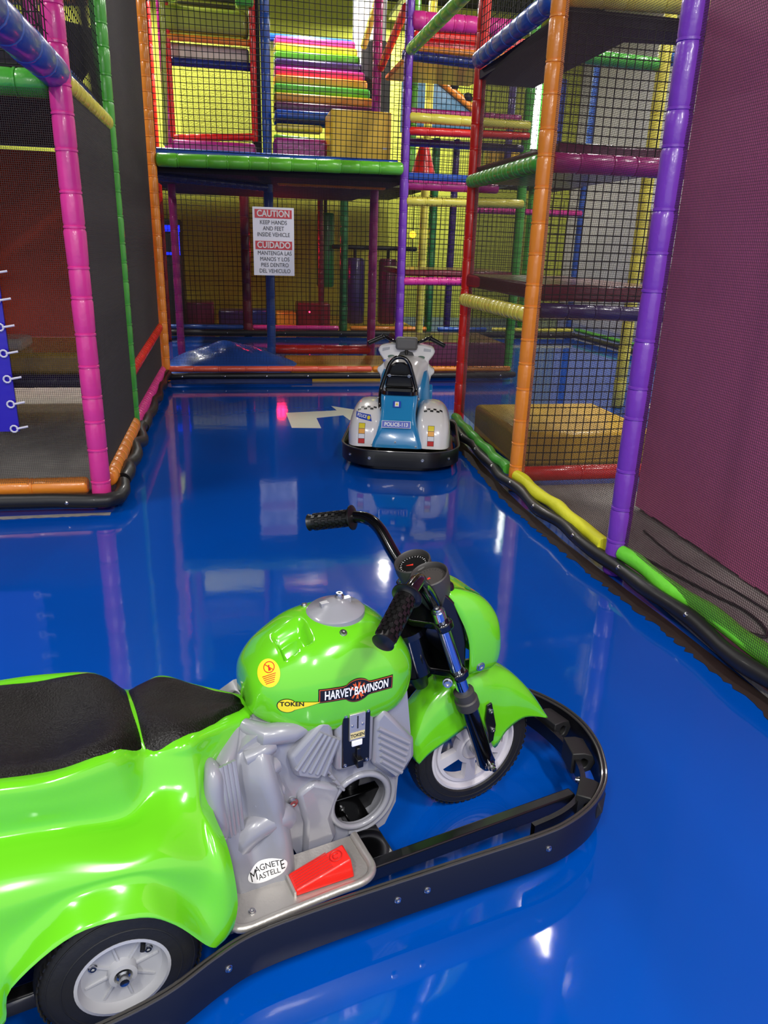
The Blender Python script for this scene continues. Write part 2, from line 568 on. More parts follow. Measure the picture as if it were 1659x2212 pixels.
# posts of the second row (Y about 10)
post(-0.90, 9.8, 0.0, 5.0, 0.058, V['maroon'], 'dark red padded post just right of the left orange post', pitch=0.3)
post(-0.72, 10.6, 0.0, 5.0, 0.05, V['magenta'], 'magenta padded post behind the dark red one at left', pitch=0.2)
post(0.46, 9.9, 0.0, 5.2, 0.055, V['blue'], 'blue padded post behind the warning sign', pitch=0.26)
post(0.22, 13.0, 0.0, 3.2, 0.075, V['maroon'], 'dark red padded post left of the blue post, further back', pitch=0.26)
post(1.80, 10.1, 0.0, 5.0, 0.055, V['magenta'], 'magenta padded post left of the central purple post', pitch=0.2)
post(1.84, 13.1, 0.0, 3.2, 0.07, V['deepgreen'], 'dark green padded post far back between hanging bags', pitch=0.24)
beam((0.5, 10.1, 0.16), (1.8, 10.1, 0.16), 0.06, V['red'], 'dark red padded rail on the floor behind the back line', pitch=0.3)
block(0.62, 1.95, 8.66, 10.0, 0.0, 0.10, V['gold'], 'floor_mat', 'yellow mat on the floor behind the coral base pad', 'mat', 0.02)
block(2.0, 3.25, 8.8, 9.9, 0.02, 0.42, V['wine'], 'soft_block', 'wine coloured soft block behind the police ride', 'soft block', 0.03)
# crumpled blue mat
q = MB()
rows = []
for i in range(25):
    r = []
    for j in range(21):
        u, v = i / 24, j / 20
        ed = (min(u, 1 - u) * 2) ** 0.35 * (min(v, 1 - v) * 2) ** 0.35
        x, y = -0.02 + 1.66 * (u - 0.5), 9.25 + 1.1 * (v - 0.5)
        h = ed * (0.25 + 0.13 * math.sin(u * 3.0 + 0.4) + 0.016 * math.sin(u * 23 + v * 9) + 0.014 * math.sin(u * 11 - v * 17) + 0.008 * math.sin(u * 40 + v * 31))
        r.append((x, y, max(0.003, h)))
    rows.append(r)
q.grid(rows)
tag(q.build('crumpled_mat', mat('vinyl_glossy_blue', '3C82FF', rough=0.4, coat=0.35, coat_r=0.12, bump=0.3, bscale=9, bdist=0.01), sub=1, sharp=180, fixn=True), 'sagging glossy blue inflatable mat behind the back line at left', 'mat')

# warning sign
def text_obj(s, size, m, name, parent, loc, rot=None, align='CENTER', ext=0.0008, bold=0.0, sx=1.0, shear=0.0, mw=None):
    cu = bpy.data.curves.new(name, 'FONT')
    cu.body = s
    cu.size = size
    cu.align_x = align
    cu.align_y = 'CENTER'
    cu.extrude = ext
    cu.offset = bold
    cu.shear = shear
    cu.resolution_u = 3
    t = bpy.data.objects.new(name, cu)
    COL.objects.link(t)
    dg = bpy.context.evaluated_depsgraph_get()
    dg.update()
    me = bpy.data.meshes.new_from_object(t.evaluated_get(dg))
    COL.objects.unlink(t)
    bpy.data.objects.remove(t)
    me.materials.clear()
    me.materials.append(m)
    if sx != 1.0:
        me.transform(Matrix.Scale(sx, 4, (1, 0, 0)))
    o = bpy.data.objects.new(name, me)
    COL.objects.link(o)
    if parent:
        o.parent = parent
    if mw is not None:
        o.matrix_local = mw
    else:
        o.location = loc
        o.rotation_euler = rot or (PI / 2, 0, 0)
    return o


sg = empty('warning_sign', (0.44, 8.47, 1.50))
tag(sg, 'white and red warning sign in English and Spanish hung below the green beam', 'sign')
q = MB()
q.box((0, 0, 0), (0.43, 0.008, 0.68))
q.build('board', mat('sign_white', 'F2F0F4', rough=0.22, coat=0.4), sg, smooth=False)
redm = mat('sign_red', 'D2303C', rough=0.3)
ink = mat('sign_ink', '2C2A30', rough=0.5)
for z, t in ((0.275, 'CAUTION'), (-0.035, 'CUIDADO')):
    q = MB()
    q.box((0, -0.0055, z), (0.385, 0.003, 0.085))
    q.build('red_panel', redm, sg, smooth=False)
    text_obj(t, 0.088, MATS['white_paint'], 'headline', sg, (0, -0.0085, z), bold=0.002, sx=0.86)
for z, t in ((0.19, 'KEEP HANDS'), (0.13, 'AND FEET'), (0.07, 'INSIDE VEHICLE'), (-0.115, 'MANTENGA LAS'), (-0.175, 'MANOS Y LOS'), (-0.235, 'PIES DENTRO'), (-0.295, 'DEL VEHICULO')):
    text_obj(t, 0.058, ink, 'lettering', sg, (0.0 if z > 0 else 0.008, -0.0055, z), sx=0.84)
for x, z in ((-0.20, 0.325), (0.20, 0.325), (-0.2, -0.325), (0.2, -0.325)):
    q = MB()
    q.lathe([(0.008, 0), (0.008, 0.003), (0, 0.005)], n=10, axis='y', c=(x, 0, z))
    q.rod((x, 0, z), (x * 1.02, 0.2, z), 0.003)
    q.build('fixing', STEEL, sg)

# upper level of the back platform
block(-0.62, 0.32, 9.6, 9.85, 2.38, 2.56, V['magenta'], 'soft_block', 'magenta bolster at the foot of the lime panel', 'soft block', 0.04)
beam((-0.62, 9.9, 2.60), (0.32, 9.9, 2.66), 0.04, V['red'], 'red padded sill under the lime panel')
beam((-0.62, 9.95, 2.6), (-0.62, 9.95, 4.6), 0.03, V['red'], 'thin red padded upright left of the lime panel')
beam((0.32, 9.9, 2.6), (0.32, 9.9, 4.6), 0.035, V['red'], 'thin red padded upright right of the lime panel')
beam((-0.70, 9.75, 2.5), (-0.62, 9.75, 4.4), 0.03, V['olive'], 'thin olive padded upright left of the lime panel')
block(0.30, 0.40, 9.95, 10.6, 2.4, 5.0, mat('black_column', '17161a', rough=0.6), 'black_column', 'black padded column between the lime panel and the blue post', 'column', 0.01)
block(-0.62, 0.32, 11.6, 11.7, 2.23, 4.0, wall_lime, 'lime_bolster', 'large lime yellow padded panel behind the net at upper left', 'panel', 0.01)
beam((-0.62, 10.0, 3.40), (0.30, 10.0, 3.40), 0.045, V['navy'], 'navy padded beam over the lime panel')
block(-0.62, 0.28, 10.05, 10.15, 3.44, 3.60, V['cream'], 'soft_block', 'pale pink bolster above the navy beam', 'soft block', 0.03)
beam((-0.66, 9.95, 3.63), (0.30, 9.95, 3.63), 0.035, V['orange'], 'orange padded beam above the pale pink bolster')
block(-0.70, 0.28, 9.9, 10.3, 3.68, 3.94, V['olive'], 'soft_block', 'large olive green bolster high behind the net', 'soft block', 0.06)
block(-0.70, -0.50, 9.8, 10.0, 3.96, 4.5, V['lime'], 'soft_block', 'lime green corner pad at the left of the roller', 'soft block', 0.03)
block(0.14, 0.34, 9.8, 10.0, 3.96, 4.5, V['green'], 'soft_block', 'green corner pad at the right of the roller', 'soft block', 0.03)
q = MB()
for k in range(9):
    q.rod((-0.5, 10.1 + 0.04 * k, 4.0 + 0.07 * k), (0.14, 10.1 + 0.04 * k, 4.0 + 0.07 * k), 0.022, n=8)
tag(q.build('roller_bed', mat('roller_brown', '3a2f18', rough=0.4, mottle=0.6, mscale=18)), 'dark roller bed at the very top left of the net', 'roller')
# yellow cube, pink block, staircase
block(1.10, 1.76, 8.9, 9.5, 2.38, 2.86, mat('vinyl_bright_yellow', 'FFD030', rough=0.35, coat=0.3), 'foam_cube', 'large yellow foam cube on the back platform', 'foam cube', 0.015)
q = MB()
q.box((0, 0, 0), (0.045, 0.003, 0.018))
q.build('label', WHITE, bpy.data.objects['foam_cube'], loc=(0.26, -0.302, 0.12), smooth=False)
block(0.50, 1.08, 9.1, 9.5, 2.38, 2.58, V['magenta'], 'soft_block', 'magenta soft block left of the yellow cube', 'soft block', 0.03)
beam((0.52, 9.55, 2.62), (1.1, 9.55, 2.6), 0.04, V['lime'], 'pale green roll behind the magenta soft block')
block(0.55, 1.1, 9.7, 9.9, 2.72, 2.80, V['yellow'], 'soft_block', 'yellow bolster left of the yellow cube', 'soft block', 0.03)
block(0.55, 1.75, 9.75, 10.3, 2.86, 2.95, V['royal'], 'soft_block', 'shiny blue slab at the foot of the staircase', 'soft block', 0.03)
cols = ['wine', 'gold', 'green', 'orange', 'magenta', 'darkpurple', 'lime', 'gold', 'pink']
names = ['wine', 'deep yellow', 'green', 'orange', 'magenta', 'dark purple', 'lime green', 'amber', 'pink']
ordn = ['lowest', 'second lowest', 'third from the bottom', 'fourth from the bottom', 'middle', 'sixth from the bottom', 'third from the top', 'second from the top', 'topmost']
st = empty('padded_staircase', (1.2, 10.1, 2.9))
tag(st, 'colourful padded staircase climbing behind the net above the yellow cube', 'staircase')
for k in range(9):
    y0, z0 = 10.1 + 0.22 * k, 2.98 + 0.135 * k
    t = MB()
    t.box((0, 0.15, 0.0525), (1.24 - 0.015 * k, 0.30, 0.105))
    t.build('stair_tread', V[cols[k]], st, bevel=0.03, loc=(1.18 + 0.0075 * k - 1.2, y0 - 10.1, z0 - 2.9), sharp=30)['label'] = '%s padded tread' % names[k]
t = MB()
t.box((0, 0, 0), (1.2, 0.5, 0.1))
t.build('landing', V['royal'], st, bevel=0.03, loc=(0, 2.25, 1.29))
q = MB()
q.add([(-0.64, 0.02, 0), (0.6, 0.02, 0), (0.6, 2.0, 1.22), (-0.52, 2.0, 1.22)], [(0, 1, 2, 3)])
q.build('stair_base', V['royal'], st, smooth=False, solid=0.08)
beam((1.66, 10.3, 3.75), (1.95, 10.6, 4.6), 0.04, V['yellow'], 'slanting yellow rail at the top right of the staircase')
q = MB()
q.lathe([(0.24, 0), (0.24, 1.9)], n=32)
tag(q.build('slide_tube', mat('tube_white', 'C9C8C0', rough=0.25), loc=(2.05, 12.2, 3.1)), 'white vertical tube right of the coloured staircase', 'tube')
q = MB()
q.lathe([(0.2, 0), (0.2, 1.4)], n=24)
tag(q.build('black_tube', MATS['black_column'], loc=(1.98, 11.2, 2.6)), 'black padded drum right of the coloured staircase', 'drum')
# ------------------------------------------------------------------ right block
post(1.90, 6.19, 0.0, 4.4, 0.047, V['red'], 'bright red padded post right of the police ride', pitch=0.2)
post(1.78, 4.43, 0.0, 4.0, 0.050, V['orange'], 'orange padded post between the red post and the nearest purple post', pitch=0.17)
post(1.795, 3.09, 0.0, 3.6, 0.052, V['purple'], 'nearest purple padded post, by the purple wall at right', pitch=0.185)
beam((1.86, 6.12, 2.82), (1.79, 4.50, 2.80), 0.06, V['blue'], 'blue padded beam high between the red and orange posts', pitch=0.19)
beam((1.86, 6.12, 1.99), (1.79, 4.50, 1.98), 0.05, V['green'], 'shiny green padded beam between the red and orange posts', pitch=0.11)
beam((1.86, 6.12, 1.10), (1.79, 4.50, 1.12), 0.05, V['yellow'], 'yellow padded beam between the red and orange posts', pitch=0.095)
beam((1.86, 8.52, 3.38), (1.86, 5.0, 3.34), 0.055, V['lime'], 'green padded beam running overhead from the central purple post', pitch=0.2)
beam((1.83, 4.47, 1.98), (2.75, 4.47, 1.98), 0.055, V['magenta'], 'magenta padded beam between the orange and near purple posts', pitch=0.17)
beam((1.83, 4.47, 1.15), (2.75, 4.47, 1.13), 0.045, V['darkpurple'], 'dark purple padded beam behind the net right of the orange post', pitch=0.2)
beam((1.83, 4.47, 2.80), (2.75, 4.47, 2.82), 0.05, V['yellow'], 'yellow padded beam at the top between orange and near purple posts', pitch=0.2)
beam((1.83, 4.47, 0.10), (2.75, 4.47, 0.10), 0.05, V['red'], 'dull red padded rail on the floor behind the mesh at right', pitch=0.4)
block(1.88, 2.75, 4.55, 6.2, 1.20, 1.30, V['maroon'], 'play_deck', 'maroon padded deck at chest height between red and orange posts', 'deck', 0.02)
block(1.90, 2.75, 4.55, 6.2, 1.98, 2.10, V['wine'], 'play_deck', 'wine red padded deck behind the shiny green beam', 'deck', 0.02)
q = MB()
dk = [(1.88, 4.52), (3.5, 4.52), (3.5, 4.72), (2.38, 4.85), (2.38, 6.3), (1.88, 6.3)]
q.prism(dk, 2.70, 2.76, lambda x, y, d: Vector((x, y, d)))
tag(q.build('play_deck', MATS['deck_dark'], smooth=False, fixn=True), 'dark underside of the top deck behind the blue beam', 'deck')
block(1.97, 3.05, 4.93, 5.98, 0.0, 0.26, V['gold'], 'foam_block', 'big mustard yellow foam block on the floor behind the mesh', 'foam block', 0.035)
post(3.83, 6.98, 0.0, 4.4, 0.06, V['yellow'], 'pale yellow padded post standing beyond the mustard foam block', pitch=0.3)
beam((2.95, 6.98, 3.10), (3.78, 6.98, 3.08), 0.055, V['green'], 'green padded beam reaching the pale yellow post from the left')
beam((3.86, 6.95, 3.12), (4.6, 7.3, 3.28), 0.055, V['blue'], 'blue padded beam right of the pale yellow post')
net((1.83, 4.50, 0.14), (1, 0, 0), (0, 0, 1), 0.92, 2.6, 0.050, 0.0065, 'safety_net', NETC, 'black square net between the orange and near purple posts', slack=0.008)
RM = dict(m=mat('mesh_brown', '3A302C', rough=0.75))
net((1.795, 4.47, 0.16), (0.11, 1.71, 0), (0, 0, 1), 1.70, 2.56, 0.010, 0.0017, 'mesh_screen', RM['m'], 'fine dark mesh screen between the orange and red posts', 'mesh screen')
net((1.805, 3.11, 0.14), (-0.01, 1.30, 0), (0, 0, 1), 1.30, 3.6, 0.010, 0.0017, 'mesh_screen', RM['m'], 'fine dark mesh screen between the near purple and orange posts', 'mesh screen')
net((1.86, 0.9, 0.12), (-0.055, 2.17, 0), (0, 0, 1), 2.18, 3.3, 0.010, 0.0017, 'mesh_screen', RM['m'], 'fine dark mesh screen in front of the purple wall', 'mesh screen')
net((1.86, 4.52, 2.88), (0, 1, 0), (0, 0, 1), 1.6, 1.3, 0.052, 0.006, 'safety_net', NETC, 'black safety net above the high blue beam', slack=0.012)
net((1.9, 8.57, 0.16), (1, 0, 0), (0, 0, 1), 1.36, 1.85, 0.055, 0.005, 'safety_net', NETC, 'black net between the central purple post and the green post', slack=0.01)
net((1.9, 8.57, 2.15), (1, 0, 0), (0, 0, 1), 1.36, 2.4, 0.055, 0.006, 'safety_net', NETC, 'black net above the magenta beam right of the central purple post', slack=0.01)


def run(pts, name, label, r, m, seg=0.05, amp=0.012, bolts=None):
    """a sagging foam or sleeve run through points"""
    P = [Vector(p) for p in pts]
    out = []
    for a, b in zip(P[:-1], P[1:]):
        n = max(2, int((b - a).length / seg))
        for i in range(n):
            out.append(a.lerp(b, i / n))
    out.append(P[-1])
    out = [p + Vector((amp * math.sin(i * 0.55), 0, amp * 0.6 * math.sin(i * 0.38 + 1))) for i, p in enumerate(out)]
    c = P[0]
    e = empty(name, c)
    q = MB()
    q.tube([p - c for p in out], [r * (1 + 0.06 * math.sin(i * 0.9)) for i in range(len(out))], n=14)
    q.build('sleeve' if m != BLK else 'foam_tube', m, e, sharp=75)
    if bolts:
        for s in bolts:
            k = int(s * (len(out) - 1))
            bb = MB()
            R = Vector((0, 0, 1)).rotation_difference(Vector((-0.8, 0, 0.6))).to_matrix()
            bb.lathe([(0.012, -0.004), (0.012, 0.002), (0.007, 0.006), (0.0, 0.007)], n=12, R=R)
            bb.build('bolt', STEEL, e, loc=out[k] - c + Vector((-0.8, 0, 0.6)) * r)
    return e


tag(run([(1.80, 6.05, 0.08), (1.76, 5.4, 0.08), (1.69, 4.42, 0.085), (1.70, 4.05, 0.085), (1.72, 3.4, 0.085), (1.745, 3.05, 0.085), (1.79, 2.5, 0.085), (1.82, 2.0, 0.085), (1.85, 0.9, 0.085)],
        'foam_buffer', '', 0.034, BLK, bolts=(0.02, 0.10, 0.19, 0.27, 0.35, 0.43, 0.52, 0.60, 0.70, 0.82)),
    'long lumpy black foam buffer with bolts along the right floor edge', 'foam buffer')
tag(run([(1.84, 6.1, 0.12), (1.78, 5.2, 0.12), (1.75, 4.5, 0.125)], 'base_sleeve', '', 0.036, V['green'], seg=0.03, amp=0.006), 'green ribbed base sleeve from the red post to the orange post', 'base pad')
tag(run([(1.755, 4.36, 0.12), (1.765, 3.8, 0.125), (1.775, 3.16, 0.125)], 'base_sleeve', '', 0.036, mat('yellow_cloth', 'F0F02A', rough=0.6, bump=0.5, bscale=20), seg=0.04, amp=0.008), 'bright yellow base sleeve from the orange post to the near purple post', 'base pad')
tag(run([(1.80, 3.04, 0.13), (1.85, 2.5, 0.125), (1.88, 2.0, 0.125), (1.91, 0.9, 0.125)], 'base_sleeve', '', 0.037, mat('lime_cloth', '76E838', rough=0.55, bump=0.6, bscale=16), seg=0.04, amp=0.008), 'wrinkled lime green base sleeve at the right edge', 'base pad')
# carpet and purple wall
mbx = MB()
mbx.box((2.2, 2.6, 0.012), (0.72, 3.7, 0.02))
tag(mbx.build('carpet', mat('grey_carpet_pale', '9A948E', rough=0.95, bump=0.6, bscale=60, mottle=0.3, mscale=4), smooth=False), 'grey carpet strip behind the mesh along the purple wall', 'carpet', kind='stuff')
pw = mat('purple_wall_paint', 'E070A8', rough=0.6, mottle=0.06, mscale=3)
pts, y = [(0.3, 0.05)], 0.3
random.seed(3)
while y < 3.9:
    z = 0.035 + random.uniform(-0.012, 0.02)
    y2 = min(3.93, y + random.uniform(0.06, 0.16))
    pts += [(y, z), (y2, z)]
    y = y2
pts += [(3.93, 4.2), (0.3, 4.2)]
q = MB()
q.prism(pts, 2.36, 2.40, lambda x, y, d: Vector((d, x, y)))
struct(q.build('wall_side', pw, smooth=False, fixn=True))
q = MB()
q.box((2.43, 2.1, 0.1), (0.05, 3.66, 0.2))
struct(q.build('baseboard_side', mat('grey_board', 'A9A5A0', rough=0.8), smooth=False))
for k, pp in enumerate([[(2.22, 3.56, 0.03), (2.19, 3.2, 0.028), (2.23, 2.9, 0.028), (2.26, 2.68, 0.028), (2.28, 2.2, 0.028), (2.3, 1.2, 0.028)],
                        [(2.02, 3.2, 0.028), (2.06, 3.01, 0.028), (2.12, 2.75, 0.028), (2.16, 2.6, 0.03), (2.15, 2.45, 0.03), (2.09, 2.36, 0.03), (1.98, 2.5, 0.03)]]):
    P = [Vector(p) for p in pp]
    fine = []
    for i in range(len(P) - 1):
        a, b, c_, d_ = P[max(i - 1, 0)], P[i], P[i + 1], P[min(i + 2, len(P) - 1)]
        for j in range(8):
            t = j / 8
            fine.append(0.5 * ((2 * b) + (-a + c_) * t + (2 * a - 5 * b + 4 * c_ - d_) * t * t + (-a + 3 * b - 3 * c_ + d_) * t ** 3))
    q = MB()
    q.tube([p - P[0] for p in fine], 0.008 if k else 0.006, n=8)
    tag(q.build('floor_cable', BLK, loc=P[0]), ['thin straight black cable on the carpet by the purple wall', 'curling black cable on the carpet near the lime sleeve'][k], 'cable')

# ------------------------------------------------------------------ back right block (Y = 8.6)
XR = 3.24
beam((1.88, BY, 2.78), (XR, BY, 2.77), 0.05, V['yellow'], 'yellow padded beam, upper of the pair right of the central purple post', pitch=0.3)
beam((1.88, BY, 2.65), (XR, BY, 2.67), 0.042, V['red'], 'red padded beam just under the upper yellow beam', pitch=0.24)
beam((1.88, 8.9, 2.88), (XR, 8.9, 2.88), 0.04, V['magenta'], 'magenta padded roll behind the upper yellow beam', pitch=0.15)
beam((1.88, 8.75, 2.56), (XR, 8.75, 2.56), 0.04, V['darkpurple'], 'dark purple padded beam below the red beam at the back', pitch=0.3)
beam((1.88, BY + 0.06, 2.13), (2.95, BY + 0.06, 2.13), 0.05, V['magenta'], 'magenta padded beam above the lower yellow beam', pitch=0.2)
block(1.9, 3.2, 8.7, 9.9, 2.18, 2.26, V['royal'], 'floor_mat', 'blue mat on the deck under the red cone', 'mat', 0.02)
beam((1.88, BY, 1.96), (XR, BY, 1.98), 0.048, V['yellow'], 'lower yellow padded beam right of the central purple post', pitch=0.22)
beam((1.88, BY, 1.125), (XR, BY, 1.15), 0.045, V['pink'], 'bright pink padded beam behind the police ride', pitch=0.13)
block(1.9, 3.2, 8.65, 9.9, 1.18, 1.25, V['maroon'], 'play_deck', 'dark red deck just above the bright pink beam', 'deck', 0.02)
beam((1.88, BY, 3.66), (3.0, BY, 3.66), 0.085, V['pink'], 'thick pink padded beam at the top right of the central purple post', pitch=0.14)
block(1.92, 3.1, 8.75, 8.95, 3.42, 3.56, V['red'], 'soft_block', 'shiny red bolster under the thick pink beam', 'soft block', 0.04)
beam((1.80, 8.65, 3.36), (2.9, 8.65, 3.32), 0.05, V['navy'], 'navy padded beam high between the central purple and red posts', pitch=0.2)
block(1.92, 3.0, 8.66, 10.2, 3.40, 3.46, V['orange'], 'play_deck', 'orange underside deck above the navy beam', 'deck', 0.02)
block(2.2, 4.2, 9.9, 10.2, 3.70, 3.90, V['red'], 'soft_block', 'red bolster at the top right behind the net', 'soft block', 0.03)
beam((1.84, 10.1, 3.50), (1.84, 8.7, 3.80), 0.045, V['red'], 'red slanting padded rail left of the central purple post')
q = MB()
q.lathe([(0.20, 0), (0.20, 0.03), (0.15, 0.04), (0.035, 0.42), (0.0, 0.43)], n=24)
tag(q.build('red_cone', V['red'], loc=(2.28, 9.5, 2.265), sharp=30), 'red padded cone on the blue mat of the back deck', 'cone')
post(2.27, 10.3, 2.3, 5.0, 0.09, V['lime'], 'fat green padded post behind the central purple post', pitch=0.35)
post(2.68, 11.0, 0.0, 4.6, 0.055, V['yellow'], 'slim yellow padded post behind the back right net', pitch=0.4)
# climbing ramp with holds
e = empty('climbing_ramp', (3.0, 12.9, 3.4))
tag(e, 'orange edged climbing ramp with dark knobs behind the back right net', 'climbing ramp')
q = MB()
q.tube([(-0.3, 0, 0.95), (0.9, 0, 0.18)], 0.06, n=12)
q.build('ramp_rail', V['orange'], e)
q = MB()
q.add([(-0.3, 0.05, 0.9), (0.9, 0.05, 0.15), (0.9, 0.05, -0.2), (-0.3, 0.05, -0.2)], [(0, 1, 2, 3)])
q.build('ramp_side', V['teal'], e, smooth=False, solid=0.04)
for k in range(4):
    q = MB()
    q.lathe([(0.07, 0), (0.09, 0.05), (0.06, 0.11), (0, 0.13)], n=12)
    q.build('climbing_hold', BLK, e, loc=(0.05 + 0.24 * k, 0, 0.76 - 0.155 * k))
# wine and dark uprights at the back
for (x, y, z0, z1, r, m, l) in [
    (4.55, 13.0, 2.6, 4.4, 0.06, 'darkpurple', 'dark purple padded upright far behind the red and orange posts'),
    (-1.08, 12.0, 0, 5.2, 0.06, 'magenta', 'magenta padded post far back at the upper left'),
    (-1.02, 12.3, 0, 5.2, 0.05, 'red', 'thin red padded post beside the far magenta one'),
    (5.18, 13.35, 0, 4.6, 0.07, 'green', 'green padded post next to the bright white light tube'),
    (6.10, 13.3, 0, 5.2, 0.06, 'blue', 'slim blue padded post in the far right corner of the lane'),
    (3.40, 13.3, 0, 3.2, 0.07, 'deepgreen', 'dark green padded post far behind the back right net'),
    (3.75, 13.3, 0, 3.2, 0.06, 'darkpurple', 'dark padded post far behind the mesh of the red post')]:
    post(x, y, z0, z1, r, V[m], l, pitch=0.3)
# far lane edge at Y = 13
foam([(-2.5, 12.9, 0.06), (6.05, 12.9, 0.06)], 0.05, 'foam_buffer', 'black foam tube along the far edge of the dark blue lane', 9)
beam((-2.4, 13.0, 0.14), (0.15, 13.0, 0.14), 0.04, V['blue'], 'blue base pad on the far lane edge, left part', pitch=0.3)
beam((0.3, 13.0, 0.14), (1.75, 13.0, 0.14), 0.04, V['pink'], 'pink base pad on the far lane edge, middle part', pitch=0.3)
beam((1.95, 13.0, 0.14), (3.3, 13.0, 0.14), 0.04, V['orange'], 'orange base pad on the far lane edge beside the green post', pitch=0.3)
beam((3.5, 13.0, 0.14), (4.4, 13.0, 0.14), 0.04, V['blue'], 'short blue base pad on the far lane edge', pitch=0.3)
beam((4.5, 13.0, 0.14), (6.05, 13.0, 0.14), 0.035, V['yellow'], 'yellow base pad on the far lane edge behind the green post', pitch=0.2)
beam((6.15, 13.1, 0.14), (6.2, 8.5, 0.14), 0.035, V['green'], 'green base pad along the right side of the far lane', pitch=0.2)
foam([(6.05, 12.8, 0.06), (6.1, 8.5, 0.06)], 0.045, 'foam_buffer', 'black foam tube along the right side of the far lane')
beam((-2.4, 13.05, 2.35), (1.8, 13.05, 2.30), 0.07, V['wine'], 'wine red padded beam across the far structure', pitch=0.3)
beam((3.9, 13.05, 2.10), (6.0, 13.05, 2.12), 0.05, V['pink'], 'pink padded beam far behind the orange post', pitch=0.14)
beam((4.3, 13.05, 0.98), (5.4, 13.05, 0.98), 0.06, V['orange'], 'orange padded beam far behind the orange post, low down', pitch=0.3)
block(-3.4, 3.3, 13.1, 16.7, 2.40, 2.48, MATS['deck_dark'], 'play_deck', 'dark deck over the far structure, extended to shade the room behind the warning sign', 'deck', 0.0)  # depth added back to the wall so the deck shades the far room
net((-2.4, 12.98, 0.2), (1, 0, 0), (0, 0, 1), 8.4, 2.1, 0.075, 0.008, 'safety_net', NETC, 'long black net along the far edge of the dark lane', slack=0.01)
net((2.6, 12.98, 2.4), (1, 0, 0), (0, 0, 1), 3.4, 2.3, 0.075, 0.008, 'safety_net', NETC, 'upper black net of the far structure at right', slack=0.01)
# far soft blocks
for (x0, x1, z1, m, l) in [(-0.95, -0.35, 0.46, 'wine', 'wine red soft block in the far room, left of the others'), (-0.27, 0.20, 0.33, 'darkpurple', 'low dark purple soft block in the far room'),
                           (0.24, 0.70, 0.34, 'navy', 'navy soft block in the far room near the blue post'), (0.74, 1.10, 0.31, 'gold', 'mustard soft block in the far room'),
                           (1.12, 1.72, 0.48, 'maroon', 'dark red soft block in the far room right of the mustard one')]:
    block(x0, x1, 13.9, 14.4, 0.0, z1, V[m], 'soft_block', l, 'soft block', 0.03)
# punching bags
for (x, y, z0, z1, r, m, l) in [(2.17, 14.0, 0.12, 1.28, 0.18, 'darkpurple', 'upright dark purple punch bag behind the magenta post'),
                                (2.78, 14.0, 0.12, 1.28, 0.17, 'wine', 'wine red punch bag behind the central purple post'),
                                (1.66, 14.2, 0.74, 2.02, 0.16, 'deepgreen', 'dark green punch bag hanging in the far room')]:
    e = empty('punch_bag', (x, y, z0))
    tag(e, l, 'punch bag')
    q = MB()
    h = z1 - z0
    q.lathe([(0, 0), (r * 0.85, 0.01), (r, 0.05), (r, h - 0.05), (r * 0.85, h - 0.01), (0, h)], n=24)
    q.build('bag', V[m], e)
    q = MB()
    q.rod((0, 0, h), (0, 0, h + 0.18 if z0 < 0.5 else 2.36 - z0), 0.03, n=8)
    q.build('strap', BLK, e)
beam((1.75, 14.0, 1.45), (3.3, 14.0, 1.45), 0.04, BLK, 'black horizontal bar holding the punch bags', pitch=0.5)
beam((1.52, 13.6, 0.0), (1.50, 13.6, 2.35), 0.05, V['maroon'], 'dark red strut beside the hanging green punch bag')
block(-3.4, 3.4, 13.2, 16.6, 0.0, 0.03, V['gold'], 'floor_mat', 'mustard floor mat filling the far room', 'mat', 0.0)
# bright tube, small lamps and amber glows painted in for reflections
e = empty('light_tube', (5.02, 13.1, 3.05))
tag(e, 'bright white vertical light tube behind the orange post', 'light')
q = MB()
q.lathe([(0.055, 0.03), (0.055, 1.32)], n=16)
q.build('tube', mat('tube_glow', 'FFFFFF', emit='F4FFF4', estr=22), e)
q = MB()
q.lathe([(0.06, 0.0), (0.06, 0.04)], n=16)
q.lathe([(0.06, 1.30), (0.06, 1.36)], n=16)
q.rod((0.03, 0, 0.66), (0.16, 0.25, 0.66), 0.015, n=6)
q.build('end_cap', STEEL, e)
e = empty('light_tube', (-1.5, 15.6, 2.9))
tag(e, 'white vertical light tube far back behind the left net', 'light')
q = MB()
q.lathe([(0.06, 0.03), (0.06, 1.5)], n=16)
q.build('tube', MATS['tube_glow'], e)
q = MB()
q.lathe([(0.065, 0.0), (0.065, 0.04)], n=16)
q.rod((0, 0, 1.5), (0, 0, 3.1), 0.01, n=6)
q.build('end_cap', STEEL, e)
for (x, y, z, r, c, s, l, pw_) in [(3.08, 13.4, 1.69, 0.06, 'FFA018', 7, 'glowing amber lamp in the far room behind the purple post', 0),
                                   (3.05, 13.4, 2.24, 0.04, 'FFC040', 6, 'dim amber glow standing in for a reflection under the far deck', 0), (3.08, 13.4, 1.13, 0.03, 'FFC040', 6, 'lowest dim amber glow standing in for a reflection in the far room', 0),  # the dim amber pair are reflections built as glowing beads, not lamps
                                   (0.78, 13.5, 1.40, 0.11, 'FF1840', 45, 'small red lamp in the far room behind the sign', 0),
                                   (1.30, 13.5, 0.36, 0.015, 'FF2040', 20, 'tiny red lamp above the far pink pad', 0)]:
    e = empty('small_glow', (x, y, z))
    tag(e, l, 'lamp')
    q = MB()
    q.lathe([(0, -r), (r * 0.7, -r * 0.7), (r, 0), (r * 0.7, r * 0.7), (0, r)], n=16)
    q.build('glow_bead', mat('glow_' + c + str(s), c, emit=c, estr=s), e)
    q = MB()
    q.rod((0, 0, r * 0.8), (0, 0, 2.40 - z), 0.006, n=6)
    q.build('glow_bracket', BLK, e)
